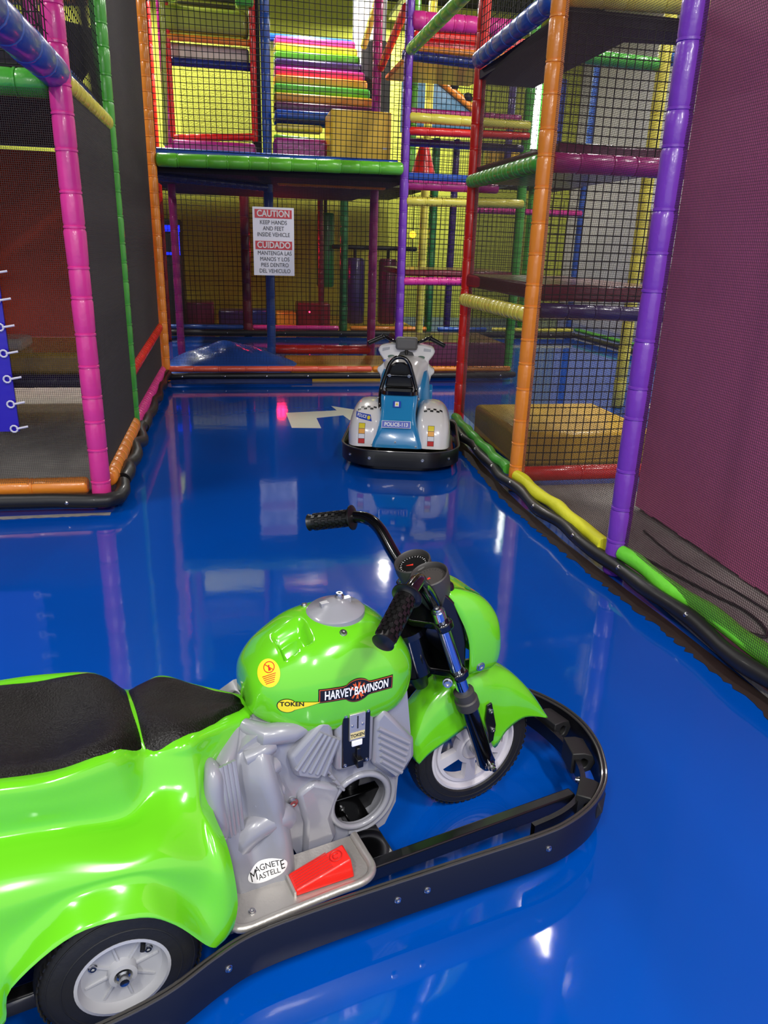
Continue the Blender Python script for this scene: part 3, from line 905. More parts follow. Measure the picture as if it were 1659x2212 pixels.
# arcade cabinet with blue lights, seen between the left posts
e = empty('game_cabinet', (-1.12, 13.6, 0.0))
tag(e, 'dark game cabinet with blue lights seen between the left posts', 'game cabinet')
q = MB()
q.box((0, 0, 0.9), (0.62, 0.5, 1.8))
q.build('cabinet_body', MATS['black_column'], e, bevel=0.03)
for (x, z, w, h) in [(0.05, 1.66, 0.5, 0.10), (0.0, 1.27, 0.55, 0.04), (0.27, 1.45, 0.03, 0.4), (-0.27, 1.45, 0.03, 0.4)]:
    q = MB()
    q.box((x, -0.255, z), (w, 0.02, h))
    q.build('blue_light', mat('blue_glow', '1020FF', emit='1228FF', estr=2.2), e, smooth=False)
# painted shapes on the far grey wall
q = MB()
q.prism([(11.9, 0.9), (12.2, 1.7), (12.1, 2.3), (12.45, 2.9), (12.75, 2.2), (12.65, 1.6), (12.9, 2.1), (13.1, 2.5), (13.3, 1.9), (13.2, 0.9)], 7.385, 7.395, lambda x, y, d: Vector((d, x + 0.3, y + 0.1)))
tag(q.build('wall_mural', mat('mural_brown', '7A5A50', rough=0.8, mottle=0.3), smooth=False, fixn=True), 'faded brown painted shape on the far grey wall', 'mural')
block(4.3, 4.9, 13.2, 13.5, 2.62, 3.10, V['gold'], 'soft_block', 'mustard padded block beside the white light tube', 'soft block', 0.03)
block(5.3, 5.6, 13.3, 13.4, 2.62, 4.2, V['navy'], 'navy_bolster', 'dark navy padded panel left of the slim blue post', 'panel', 0.02)
# upper left: orange roll and red upright seen through the net
beam((-2.6, 6.2, 2.92), (-0.9, 6.2, 3.02), 0.05, V['orange'], 'orange padded roll seen through the net at the top left', pitch=0.12)
beam((-1.35, 5.6, 2.4), (-1.35, 5.6, 4.2), 0.05, V['maroon'], 'maroon padded upright seen through the net at the top left')
beam((-1.0, 4.9, 2.4), (-1.0, 4.9, 4.2), 0.035, V['magenta'], 'magenta padded upright just behind the pink corner post')
q = MB()
q.prism([(0, 0), (0.5, 0.1), (0.8, 0.5), (0.3, 0.6), (0, 0.4)], 0, 0.25, lambda x, y, d: Vector((x, d, y)))
tag(q.build('dark_bolster', MATS['deck_dark'], loc=(-1.7, 7.0, 2.5), fixn=True, bevel=0.03), 'dark bolster on the deck of the left block', 'soft block')

# worn dark edge of the floor covering beside the foam, and a pale worn line at the left
def worn(pts, w, name, label, m, seed):
    random.seed(seed)
    P = []
    for a_, b_ in zip(pts[:-1], pts[1:]):
        n = max(2, int(math.dist(a_, b_) / 0.025))
        P += [(a_[0] + (b_[0] - a_[0]) * i / n, a_[1] + (b_[1] - a_[1]) * i / n) for i in range(n)]
    P.append(pts[-1])
    L_ = []
    for i, p in enumerate(P):
        j = min(i + 1, len(P) - 1)
        dx, dy = P[j][0] - P[max(i - 1, 0)][0], P[j][1] - P[max(i - 1, 0)][1]
        l_ = math.hypot(dx, dy)
        k = w * random.uniform(0.75, 1.05)
        L_.append((Vector((p[0], p[1], 0)), Vector((p[0] - dy / l_ * k, p[1] + dx / l_ * k, 0))))
    q = MB()
    o0 = L_[0][0]
    q.grid([[a_ - o0, b_ - o0] for a_, b_ in L_])
    o = q.build(name, m, smooth=False, loc=o0 + Vector((0, 0, 0.0015)), solid=0.001)
    return tag(o, label, 'floor edge')


worn([(1.88, 0.9), (1.84, 2.0), (1.80, 2.6), (1.76, 3.05), (1.73, 3.5), (1.71, 4.1), (1.72, 4.5), (1.78, 5.4), (1.82, 6.0)], 0.09, 'worn_floor_edge', 'dark worn edge of the floor beside the right foam buffer', mat('grime', '2a1d18', rough=0.7, mottle=0.5, mscale=14), 5)
worn([(-0.74, 4.27), (-1.3, 4.26), (-2.2, 4.26), (-3.3, 4.26)], 0.05, 'worn_floor_edge', 'pale worn line on the floor in front of the left block', mat('pale_grime', '8F8A86', rough=0.8, mottle=0.4, mscale=20), 6)
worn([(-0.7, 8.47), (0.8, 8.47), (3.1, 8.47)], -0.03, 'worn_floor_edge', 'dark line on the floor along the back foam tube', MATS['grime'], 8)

block(4.1, 6.0, 13.12, 14.4, 2.54, 2.62, MATS['deck_dark'], 'play_deck', 'small dark deck far back beside the white light tube', 'deck', 0.0)
# ------------------------------------------------------------------ ride-on helpers


def cr(p0, p1, p2, p3, t):
    return 0.5 * ((2 * p1) + (-p0 + p2) * t + (2 * p0 - 5 * p1 + 4 * p2 - p3) * t * t + (-p0 + 3 * p1 - 3 * p2 + p3) * t ** 3)


def smooth_line(P, n, closed=False):
    P = [Vector(p) for p in P]
    out, m = [], len(P)
    for i in range(m if closed else m - 1):
        if closed:
            a, b, c, d = P[i - 1], P[i], P[(i + 1) % m], P[(i + 2) % m]
        else:
            a, b, c, d = P[max(i - 1, 0)], P[i], P[i + 1], P[min(i + 2, m - 1)]
        for k in range(n):
            out.append(cr(a, b, c, d, k / n))
    if not closed:
        out.append(P[-1])
    return out


def refine(net_, n):
    rows = [smooth_line(r, n) for r in net_]
    cols = [smooth_line([r[j] for r in rows], n) for j in range(len(rows[0]))]
    return [[c[i] for c in cols] for i in range(len(cols[0]))]


def lerp_tab(tab, x):
    if x <= tab[0][0]:
        return tab[0][1:]
    for a, b in zip(tab[:-1], tab[1:]):
        if x <= b[0]:
            t = (x - a[0]) / (b[0] - a[0])
            t = t * t * (3 - 2 * t) * 0.35 + t * 0.65
            return [p + (q - p) * t for p, q in zip(a[1:], b[1:])]
    return tab[-1][1:]


def bvh(mbs):
    vs, fs = [], []
    for mb_ in mbs:
        k = len(vs)
        vs += [Vector(v) for v in mb_.v]
        fs += [tuple(i + k for i in f) for f in mb_.f]
    return BVHTree.FromPolygons(vs, fs)


def decal(tree, shapes, origin, ux, uy, direction, name, parent, m, lift=0.0012, sub=0.008, label=None):
    """lay flat 2-D polygons (list of (poly, holes)) on a body by sliding them along direction until they touch it"""
    import bmesh
    bm = bmesh.new()
    for poly in shapes:
        if isinstance(poly, tuple):
            vs, fs = poly
            bv = [bm.verts.new((v[0], v[1], 0)) for v in vs]
            for f in fs:
                try:
                    bm.faces.new([bv[i] for i in f])
                except ValueError:
                    pass
        else:
            tri = tessellate_polygon([[Vector((p[0], p[1], 0)) for p in poly]])
            bv = [bm.verts.new((p[0], p[1], 0)) for p in poly]
            for f in tri:
                bm.faces.new([bv[i] for i in f])
    for _ in range(5):
        es = [e for e in bm.edges if e.calc_length() > sub]
        if not es:
            break
        bmesh.ops.subdivide_edges(bm, edges=es, cuts=1)
        bmesh.ops.triangulate(bm, faces=bm.faces)
    o_, ux, uy, d = Vector(origin), Vector(ux), Vector(uy), Vector(direction).normalized()
    last = 0.3
    for v in bm.verts:
        p = o_ + ux * v.co.x + uy * v.co.y - d * 0.3
        hit, nrm, idx, dist = tree.ray_cast(p, d, 2.0)
        if hit is None:
            dist = last
        last = dist
        v.co = p + d * (dist - lift)
    me = bpy.data.meshes.new(name)
    bm.to_mesh(me)
    bm.free()
    me.materials.append(m)
    ob = bpy.data.objects.new(name, me)
    COL.objects.link(ob)
    ob.parent = parent
    if label:
        ob['label'] = label
    return ob


def text_shape(s, size, sx=1.0, bold=0.0, shear=0.0, dx=0.0, dy=0.0, arch=0.0):
    cu = bpy.data.curves.new('t', 'FONT')
    cu.body, cu.size, cu.align_x, cu.align_y, cu.offset, cu.shear, cu.resolution_u = s, size, 'CENTER', 'CENTER', bold, shear, 3
    t = bpy.data.objects.new('t', cu)
    COL.objects.link(t)
    dg = bpy.context.evaluated_depsgraph_get()
    dg.update()
    me = bpy.data.meshes.new_from_object(t.evaluated_get(dg))
    vs = [(v.co.x * sx + dx, v.co.y + dy + arch * (v.co.x * sx) ** 2) for v in me.vertices]
    fs = [tuple(p.vertices) for p in me.polygons]
    COL.objects.unlink(t)
    bpy.data.objects.remove(t)
    bpy.data.meshes.remove(me)
    return (vs, fs)


def ell(cx, cy, rx_, ry_, n=32, rot=0.0):
    out = []
    for i in range(n):
        a = 2 * PI * i / n
        x, y = rx_ * math.cos(a), ry_ * math.sin(a)
        out.append((cx + x * math.cos(rot) - y * math.sin(rot), cy + x * math.sin(rot) + y * math.cos(rot)))
    return out


def bolt(parent, loc, normal, r=0.007, name='bolt', h=0.005, m=None):
    q = MB()
    R = Vector((0, 0, 1)).rotation_difference(Vector(normal)).to_matrix()
    q.lathe([(r * 1.25, -0.002), (r * 1.25, h * 0.3), (r, h * 0.35), (r * 0.9, h), (r * 0.45, h), (r * 0.4, h * 0.5), (0, h * 0.5)], n=16, R=R)
    return q.build(name, m or STEEL, parent, loc=loc)


GREEN = mat('lime_fibreglass', '68C91E', rough=0.16, coat=1.0, coat_r=0.03, spec=0.5)
GREY = mat('grey_fibreglass', '8E8F96', rough=0.3, coat=0.6, coat_r=0.08)
LGREY = mat('pale_grey_rim', 'C9C6CC', rough=0.35, coat=0.2)
SEAT = mat('seat_black', '0a0706', rough=0.34, bump=0.7, bscale=230, bdist=0.004, spec=0.3)
TYRE = mat('tyre_rubber', '161616', rough=0.6, bump=0.1, bscale=90)
GLOSS = mat('gloss_black', '060607', rough=0.15, coat=0.7)
SATIN = mat('satin_black', '0d0d10', rough=0.34, coat=0.25)
BUMP = mat('bumper_rubber', '101015', rough=0.36, coat=0.15)
LIP = mat('bumper_lip', '3A3836', rough=0.3, coat=0.3)
GRIP = mat('grip_rubber', '0c0c0c', rough=0.38)
CHROME = mat('chrome', 'C9D3EE', rough=0.08, metal=1.0)
INOX = mat('brushed_steel', 'C9C5BF', rough=0.42, metal=0.7, bump=0.1, bscale=120)
BRASS = mat('brass', 'B08A3A', rough=0.3, metal=1.0)
DGREY = mat('dark_grey_plastic', '3B3937', rough=0.5)
YEL = mat('sticker_yellow', 'F2DC28', rough=0.4)
SBLK = mat('sticker_black', '101010', rough=0.4)
SWHT = mat('sticker_white', 'F2F2F0', rough=0.4)
SORG = mat('sticker_orange', 'E0602A', rough=0.4)
SRED = mat('sticker_red', 'D0281E', rough=0.4)


def wheel(parent, name, c, R_t, width, rim_r, face, style):
    """wheel whose outer face looks towards face (+1 or -1 along local y)"""
    w = empty(name, c)
    w.parent = parent
    q = MB()
    prof = []
    for k in range(0, 25):
        a = -PI / 2 + PI * k / 24
        rr = rim_r + (R_t - rim_r) * (abs(math.cos(a)) ** 0.55)
        prof.append((rr, width / 2 * math.sin(a)))
    prof = [(rim_r * 0.97, -width / 2 * 0.8)] + prof + [(rim_r * 0.97, width / 2 * 0.8)]
    q.lathe(prof, n=56, axis='y', cap=False)
    # tread blocks
    for k in range(60):
        a = 2 * PI * k / 60
        for yy, da in ((-0.28, 0), (0.28, 0.05), (0, 0.025)):
            b = a + da
            q.box((R_t * math.cos(b) * 0.968, width * yy, R_t * math.sin(b) * 0.968), (0.003, width * 0.2, R_t * 0.05),
                  Matrix.Rotation(-b, 3, 'Y'))
    # sidewall rings
    for rr in (rim_r + (R_t - rim_r) * 0.35, rim_r + (R_t - rim_r) * 0.72):
        y = face * width * 0.485 if rr < rim_r + (R_t - rim_r) * 0.5 else face * width * 0.41
        q.tube([(rr * math.cos(a), y, rr * math.sin(a)) for a in [2 * PI * i / 48 for i in range(48)]], 0.0022, n=6, closed=True)
    q.build('tyre', TYRE, w, sharp=50)
    if style == 'spoke':
        q = MB()
        q.lathe([(rim_r, -width * 0.42), (rim_r, width * 0.42), (rim_r * 0.93, width * 0.44), (rim_r * 0.90, width * 0.30), (rim_r * 0.80, width * 0.22), (rim_r * 0.80, -width * 0.22), (rim_r * 0.90, -width * 0.30), (rim_r * 0.93, -width * 0.44), (rim_r, -width * 0.42)], n=56, axis='y', cap=False)
        q.lathe([(rim_r * 0.26, -width * 0.4), (rim_r * 0.30, -width * 0.2), (rim_r * 0.33, 0), (rim_r * 0.30, width * 0.2), (rim_r * 0.26, width * 0.4)], n=32, axis='y', cap=False)
        ring = ell(0, 0, rim_r * 0.82, rim_r * 0.82, 60)
        holes = []
        for k in range(5):
            a0 = 2 * PI * k / 5 + 0.3
            h = []
            for i in range(11):
                a = a0 - 0.46 + 0.92 * i / 10
                h.append((rim_r * 0.75 * math.cos(a), rim_r * 0.75 * math.sin(a)))
            for i in range(9):
                a = a0 + 0.34 - 0.68 * i / 8
                h.append((rim_r * 0.38 * math.cos(a), rim_r * 0.38 * math.sin(a)))
            holes.append(h)
        q.prism(ring, -0.010, 0.010, lambda x, y, d: Vector((x, d + face * width * 0.20, y)), holes)
        q.build('rim', LGREY, w, sharp=35, fixn=True)
    else:
        q = MB()
        f = face * width / 2
        q.lathe([(rim_r * 1.0, f * 0.55), (rim_r * 1.02, f * 1.02), (rim_r * 0.95, f * 1.04), (rim_r * 0.90, f * 0.80), (rim_r * 0.86, f * 0.62), (rim_r * 0.78, f * 0.55), (rim_r * 0.32, f * 0.50),
                 (rim_r * 0.30, f * 0.92), (rim_r * 0.20, f * 0.95), (rim_r * 0.18, f * 0.6), (0, f * 0.6)], n=48, axis='y', cap=False)
        for k in range(8):
            a = 2 * PI * k / 8 + 0.2
            q.box((rim_r * 0.55 * math.cos(a), f * 0.56, rim_r * 0.55 * math.sin(a)), (rim_r * 0.5, abs(f) * 0.12, 0.004), Matrix.Rotation(-a, 3, 'Y'))
        q.build('rim', mat('rim_grey', 'A6A7AB', rough=0.45), w, sharp=35, fixn=True)
        for a in (0.55, 2.6):
            bolt(w, (rim_r * 0.68 * math.cos(a), f * 0.56, rim_r * 0.68 * math.sin(a)), (0, face, 0), 0.007)
        q = MB()
        q.rod((rim_r * 0.5, f * 0.55, rim_r * 0.62), (rim_r * 0.44, f * 1.0, rim_r * 0.55), 0.005, n=10, cap=True)
        q.build('valve', GRIP, w)
    return w


# ------------------------------------------------------------------ green motorcycle ride
ANG = math.radians(15.5)
U2, N2 = Vector((math.cos(ANG), math.sin(ANG), 0)), Vector((-math.sin(ANG), math.cos(ANG), 0))
BO = U2 * 1.02 + N2 * 1.46
bike = empty('motorcycle_ride', BO, ANG)
tag(bike, 'lime green and grey coin motorcycle ride with black seats and black bumper, in the foreground', 'ride-on motorcycle')

# bumper band
half = [(-1.55, 0.0), (-1.53, 0.14), (-1.46, 0.27), (-1.32, 0.36), (-1.18, 0.405), (-1.02, 0.405), (-0.90, 0.39), (-0.80, 0.355), (-0.72, 0.335), (-0.60, 0.333), (-0.42, 0.34),
        (-0.20, 0.352), (0.0, 0.362), (0.10, 0.355), (0.20, 0.325), (0.29, 0.265), (0.36, 0.17), (0.395, 0.08), (0.405, 0.0)]
loop = [(x, -y) for x, y in half] + [(x, y) for x, y in half[-2:0:-1]]
outl = smooth_line([(x, y, 0) for x, y in loop], 6, True)


def band(line, z0, z1, th, name, m, parent, lip=True):
    q = MB()
    n = len(line)
    prof = [(0, z0), (0, z1 - 0.004), (-0.002, z1), (-th + 0.002, z1), (-th, z1 - 0.004), (-th, z0)]
    vs = []
    for i, p in enumerate(line):
        d = (line[(i + 1) % n] - line[i - 1]).normalized()
        nrm = Vector((d.y, -d.x, 0))
        for (o_, z) in prof:
            vs.append(p + nrm * o_ + Vector((0, 0, z)))
    k = len(prof)
    fs = []
    for i in range(n):
        j = (i + 1) % n
        for a in range(k):
            b = (a + 1) % k
            fs.append((i * k + a, j * k + a, j * k + b, i * k + b))
    q.add(vs, fs)
    return q.build(name, m, parent, sharp=50)


band(outl, 0.058, 0.163, 0.010, 'bumper', BUMP, bike)
q = MB()
n_ = len(outl)
for off, zz, r in ((-0.002, 0.163, 0.0035), (-0.012, 0.160, 0.004)):
    ln = []
    for i, p in enumerate(outl):
        d = (outl[(i + 1) % n_] - outl[i - 1]).normalized()
        ln.append(p + Vector((d.y, -d.x, 0)) * off + Vector((0, 0, zz)))
    q.tube(ln, r, n=8, closed=True)
q.build('bumper_lip', LIP, bike)


def on_loop(line, s, sign):
    best = min(line, key=lambda p: abs(p.x - s) + (10 if p.y * sign < 0 else 0))
    i = line.index(best)
    d = (line[(i + 1) % len(line)] - line[i - 1]).normalized()
    return best, Vector((d.y, -d.x, 0))


for s in (0.03, -0.325, -0.388, -0.775, -1.25):
    for sg_ in (-1, 1):
        p, nn = on_loop(outl, s, sg_)
        bolt(bike, p + Vector((0, 0, 0.115)), nn, 0.0065)
# chassis
for sg_ in (-1, 1):
    q = MB()
    q.box((-0.60, sg_ * 0.235, 0.108), (1.60, 0.030, 0.042))
    q.build('chassis_rail', SATIN, bike, bevel=0.004)
for s, wd in ((-0.36, 0.06), (-1.1, 0.04), (-0.75, 0.04)):
    q = MB()
    q.box((s, 0, 0.105), (wd, 0.46, 0.03))
    q.build('cross_bar', GLOSS, bike, bevel=0.004)
nose = smooth_line([(0.02, -0.30, 0), (0.12, -0.292, 0), (0.20, -0.262, 0), (0.265, -0.20, 0), (0.305, -0.10, 0), (0.315, 0, 0), (0.305, 0.10, 0), (0.265, 0.20, 0), (0.20, 0.262, 0), (0.12, 0.292, 0), (0.02, 0.30, 0)], 6)
q = MB()
vs, fs = [], []
for i, p in enumerate(nose):
    d = (nose[min(i + 1, len(nose) - 1)] - nose[max(i - 1, 0)]).normalized()
    nn = Vector((d.y, -d.x, 0))
    for o_, z in ((0.007, 0.095), (0.007, 0.138), (-0.007, 0.138), (-0.007, 0.095)):
        vs.append(p + nn * o_ + Vector((0, 0, z)))
for i in range(len(nose) - 1):
    for a in range(4):
        b = (a + 1) % 4
        fs.append((i * 4 + a, (i + 1) * 4 + a, (i + 1) * 4 + b, i * 4 + b))
q.add(vs, fs)
q.build('nose_bar', SATIN, bike, sharp=50)
for (s, t, a) in [(0.325, -0.115, -0.35), (0.352, 0.035, 0.12), (0.32, 0.17, 0.5), (0.23, -0.275, -0.85)]:
    q = MB()
    dsh = [(-0.036, -0.034), (0.0, -0.034), (0.024, -0.026), (0.036, 0.0), (0.024, 0.026), (0.0, 0.034), (-0.036, 0.034)]
    hole = ell(0.0, 0, 0.013, 0.016, 14)
    Rm = Matrix.Rotation(a, 3, 'Z')
    q.prism(dsh, -0.04, 0.04, lambda x, y, d: Rm @ Vector((x, d, y)), [hole])
    q.build('rubber_buffer', mat('buffer_rubber', '1d1d1d', rough=0.55), bike, loc=(s, t, 0.122), bevel=0.003, sharp=50, fixn=True)
p, nn = (0.262, -0.205, 0.118), Vector((-0.7, 0.7, 0))
bolt(bike, Vector(p) + nn * 0.009, nn, 0.008, h=0.01)

# rear body shell ------------------------------------------------
tabs = [
    (-1.44, [(0, .57), (.08, .575), (.15, .58), (.17, .54), (.18, .48), (.20, .45), (.23, .40), (.25, .32), (.26, .25), (.26, .16), (.24, .16)], {}),
    (-1.27, [(0, .555), (.09, .56), (.175, .585), (.19, .54), (.19, .485), (.22, .465), (.26, .44), (.29, .40), (.305, .30), (.315, .15), (.30, .15)], {8: -1.23, 9: -1.20, 10: -1.20}),
    (-1.15, [(0, .545), (.09, .55), (.182, .572), (.198, .53), (.20, .475), (.225, .46), (.265, .435), (.295, .395), (.304, .325), (.342, .265), (.325, .262)], {8: -1.135}),
    (-1.04, [(0, .525), (.09, .532), (.188, .56), (.203, .515), (.205, .462), (.23, .448), (.268, .428), (.295, .400), (.303, .372), (.350, .342), (.33, .338)], {}),
    (-0.93, [(0, .540), (.08, .548), (.160, .553), (.18, .50), (.195, .432), (.225, .425), (.268, .41), (.296, .39), (.303, .370), (.350, .330), (.33, .325)], {}),
    (-0.865, [(0, .535), (.06, .530), (.118, .515), (.138, .50), (.165, .445), (.215, .42), (.265, .40), (.295, .37), (.303, .334), (.347, .280), (.328, .27)], {8: -.875, 9: -.868, 10: -.868}),
    (-0.79, [(0, .525), (.07, .530), (.138, .524), (.152, .492), (.172, .450), (.205, .41), (.255, .365), (.288, .325), (.300, .262), (.338, .185), (.32, .18)], {8: -.812, 9: -.806, 10: -.806}),
    (-0.72, [(0, .505), (.04, .508), (.095, .508), (.118, .482), (.148, .445), (.195, .405), (.260, .36), (.295, .31), (.311, .23), (.318, .158), (.305, .16)], {3: -.735, 4: -.755, 5: -.775, 6: -.765, 7: -.762, 8: -.765, 9: -.775, 10: -.775}),
    (-0.61, [(0, .484), (.02, .486), (.045, .482), (.075, .466), (.115, .425), (.180, .385), (.250, .34), (.286, .29), (.300, .22), (.304, .165), (.295, .165)], {2: -.622, 3: -.662, 4: -.720, 5: -.752, 6: -.742, 7: -.738, 8: -.737, 9: -.75, 10: -.752}),
]
net_ = []
for s, prof, ds in tabs:
    half_ = [Vector((ds.get(j, s), -t, z)) for j, (t, z) in enumerate(prof)]
    net_.append([Vector((v.x, -v.y, v.z)) for v in half_[:0:-1]] + half_)
rows = refine(net_, 6)
mb_body = MB()
mb_body.grid(rows)
mb_body.f.append(tuple(range(len(rows[0]))))
body_o = mb_body.build('rear_body', GREEN, bike, sharp=70, fixn=True)
T_body = bvh([mb_body])


def body_top(s, t):
    hit = T_body.ray_cast(Vector((s, t, 0.9)), Vector((0, 0, -1)), 0.6)[0]
    return hit.z if hit is not None else 0.48


def seat_part(tab, name, crown=0.012):
    q = MB()
    rows_ = []
    n = 36
    s0, s1 = tab[0][0], tab[-1][0]
    for i in range(n + 1):
        s = s0 + (s1 - s0) * i / n
        w = lerp_tab(tab, s)[0]
        r = []
        for k in range(25):
            kk = -1 + 2 * k / 24
            e = (1 - abs(kk) ** 5) * min(1, (min(i, n - i) / 3.0)) ** 0.5
            t = kk * w
            dish = 0.35 + 0.65 * abs(kk) ** 2 if kk < 0 else 0.35 + 0.45 * abs(kk) ** 2
            r.append((s, t, body_top(s, t) - 0.003 + (crown + 0.003) * e * dish))
        rows_.append(r)
    q.grid(rows_)
    return q.build(name, SEAT, bike, sharp=180)


seat_part([(-1.33, 0.06), (-1.31, 0.13), (-1.25, 0.165), (-1.1, 0.172), (-1.02, 0.172), (-0.95, 0.164), (-0.90, 0.142), (-0.868, 0.122)], 'rear_seat', 0.030)
seat_part([(-0.869, 0.121), (-0.84, 0.133), (-0.80, 0.130), (-0.76, 0.115), (-0.72, 0.086), (-0.68, 0.052), (-0.65, 0.036), (-0.628, 0.018)], 'front_seat', 0.026)

# fuel tank -----------------------------------------------------
ttab = [(-0.632, .555, .510, .035), (-0.622, .590, .495, .070), (-0.592, .625, .480, .100), (-0.55, .652, .465, .123), (-0.49, .680, .452, .142), (-0.41, .690, .450, .148), (-0.34, .681, .455, .145),
        (-0.29, .655, .462, .138), (-0.255, .622, .485, .120), (-0.232, .590, .510, .085), (-0.222, .565, .535, .035)]
cp = smooth_line([Vector((a, b, c)) for a, b, c, d in ttab], 12)
cw = smooth_line([Vector((a, d, 0)) for a, b, c, d in ttab], 12)
mb_tank = MB()
rows = []
for P, Wd in zip(cp, cw):
    s, zt, zb, w = P.x, P.y, P.z, Wd.y
    r = []
    for k in range(120):
        a = 2 * PI * k / 120
        ca, sa = math.cos(a), math.sin(a)
        y = w * math.copysign(abs(ca) ** (0.30 if sa < 0 else 0.80), ca)
        zc = zb + (zt - zb) * 0.42
        z = zc + (zt - zc) * abs(sa) ** 0.95 if sa > 0 else zc - (zc - zb) * min(1, abs(sa) * 1.4) ** 0.9
        # scoop in the top
        if sa > 0:
            dx_, dy_ = (s + 0.520) / 0.032, (y + 0.045) / 0.034
            f = max(0.0, min(1.0, (1.15 - max(abs(dx_), abs(dy_))) / 0.35))
            z -= 0.032 * f * f * (3 - 2 * f)
        r.append(Vector((s, y, z)))
    r.append(r[0])
    rows.append(r)
mb_tank.grid(rows)
mb_tank.f.append(tuple(range(120)))
mb_tank.f.append(tuple(range((len(rows) - 1) * 121, (len(rows) - 1) * 121 + 120)))
mb_tank.build('fuel_tank', GREEN, bike, sharp=75, fixn=True)
T_tank = bvh([mb_tank])
# filler cap
e = MB()
Rt = Matrix.Rotation(math.radians(-3), 3, 'Y')
e.lathe([(0.070, -0.02), (0.070, 0.004), (0.064, 0.010), (0.040, 0.016), (0.030, 0.026), (0.012, 0.032), (0, 0.033)], n=40, R=Rt)
e.box((0.0, 0, 0.022), (0.075, 0.014, 0.016), Rt)
capo = e.build('filler_cap', GREY, bike, loc=(-0.40, -0.005, 0.683), sharp=40)
bolt(capo, (0.012, 0.004, 0.034), (0, 0, 1), 0.009, h=0.010)
for s, t in ((-0.455, 0.055), (-0.415, -0.088)):
    h, nr, _, _ = T_tank.ray_cast(Vector((s, t, 0.9)), Vector((0, 0, -1)))
    bolt(bike, h, nr, 0.007)

# engine --------------------------------------------------------
C_ENG = (-0.378, 0.212)
poly = [(-0.66, .46), (-0.62, .482), (-0.55, .485), (-0.50, .50), (-0.42, .50), (-0.33, .53), (-0.262, .53), (-0.246, .40), (-0.238, .335), (-0.24, .285), (-0.272, .245), (-0.276, .17), (-0.305, .11), (-0.375, .082),
        (-0.46, .074), (-0.50, .066), (-0.535, .09), (-0.56, .15), (-0.60, .17), (-0.66, .2), (-0.70, .28), (-0.70, .42)]
q = MB()
hole_ = ell(C_ENG[0], C_ENG[1], 0.070, 0.070, 40)
q.prism(poly, -0.115, -0.107, lambda x, y, d: Vector((x, d, y)), [hole_])
q.prism(poly, 0.107, 0.115, lambda x, y, d: Vector((x, d, y)), [hole_])
cxp, cyp = sum(p[0] for p in poly) / len(poly), sum(p[1] for p in poly) / len(poly)
inner = [(cxp + (p[0] - cxp) * 0.96, cyp + (p[1] - cyp) * 0.96) for p in poly]
q.prism(poly, -0.107, 0.107, lambda x, y, d: Vector((x, d, y)), [inner])
eng = q.build('engine_cover', GREY, bike, sharp=45)
mb_eng = q
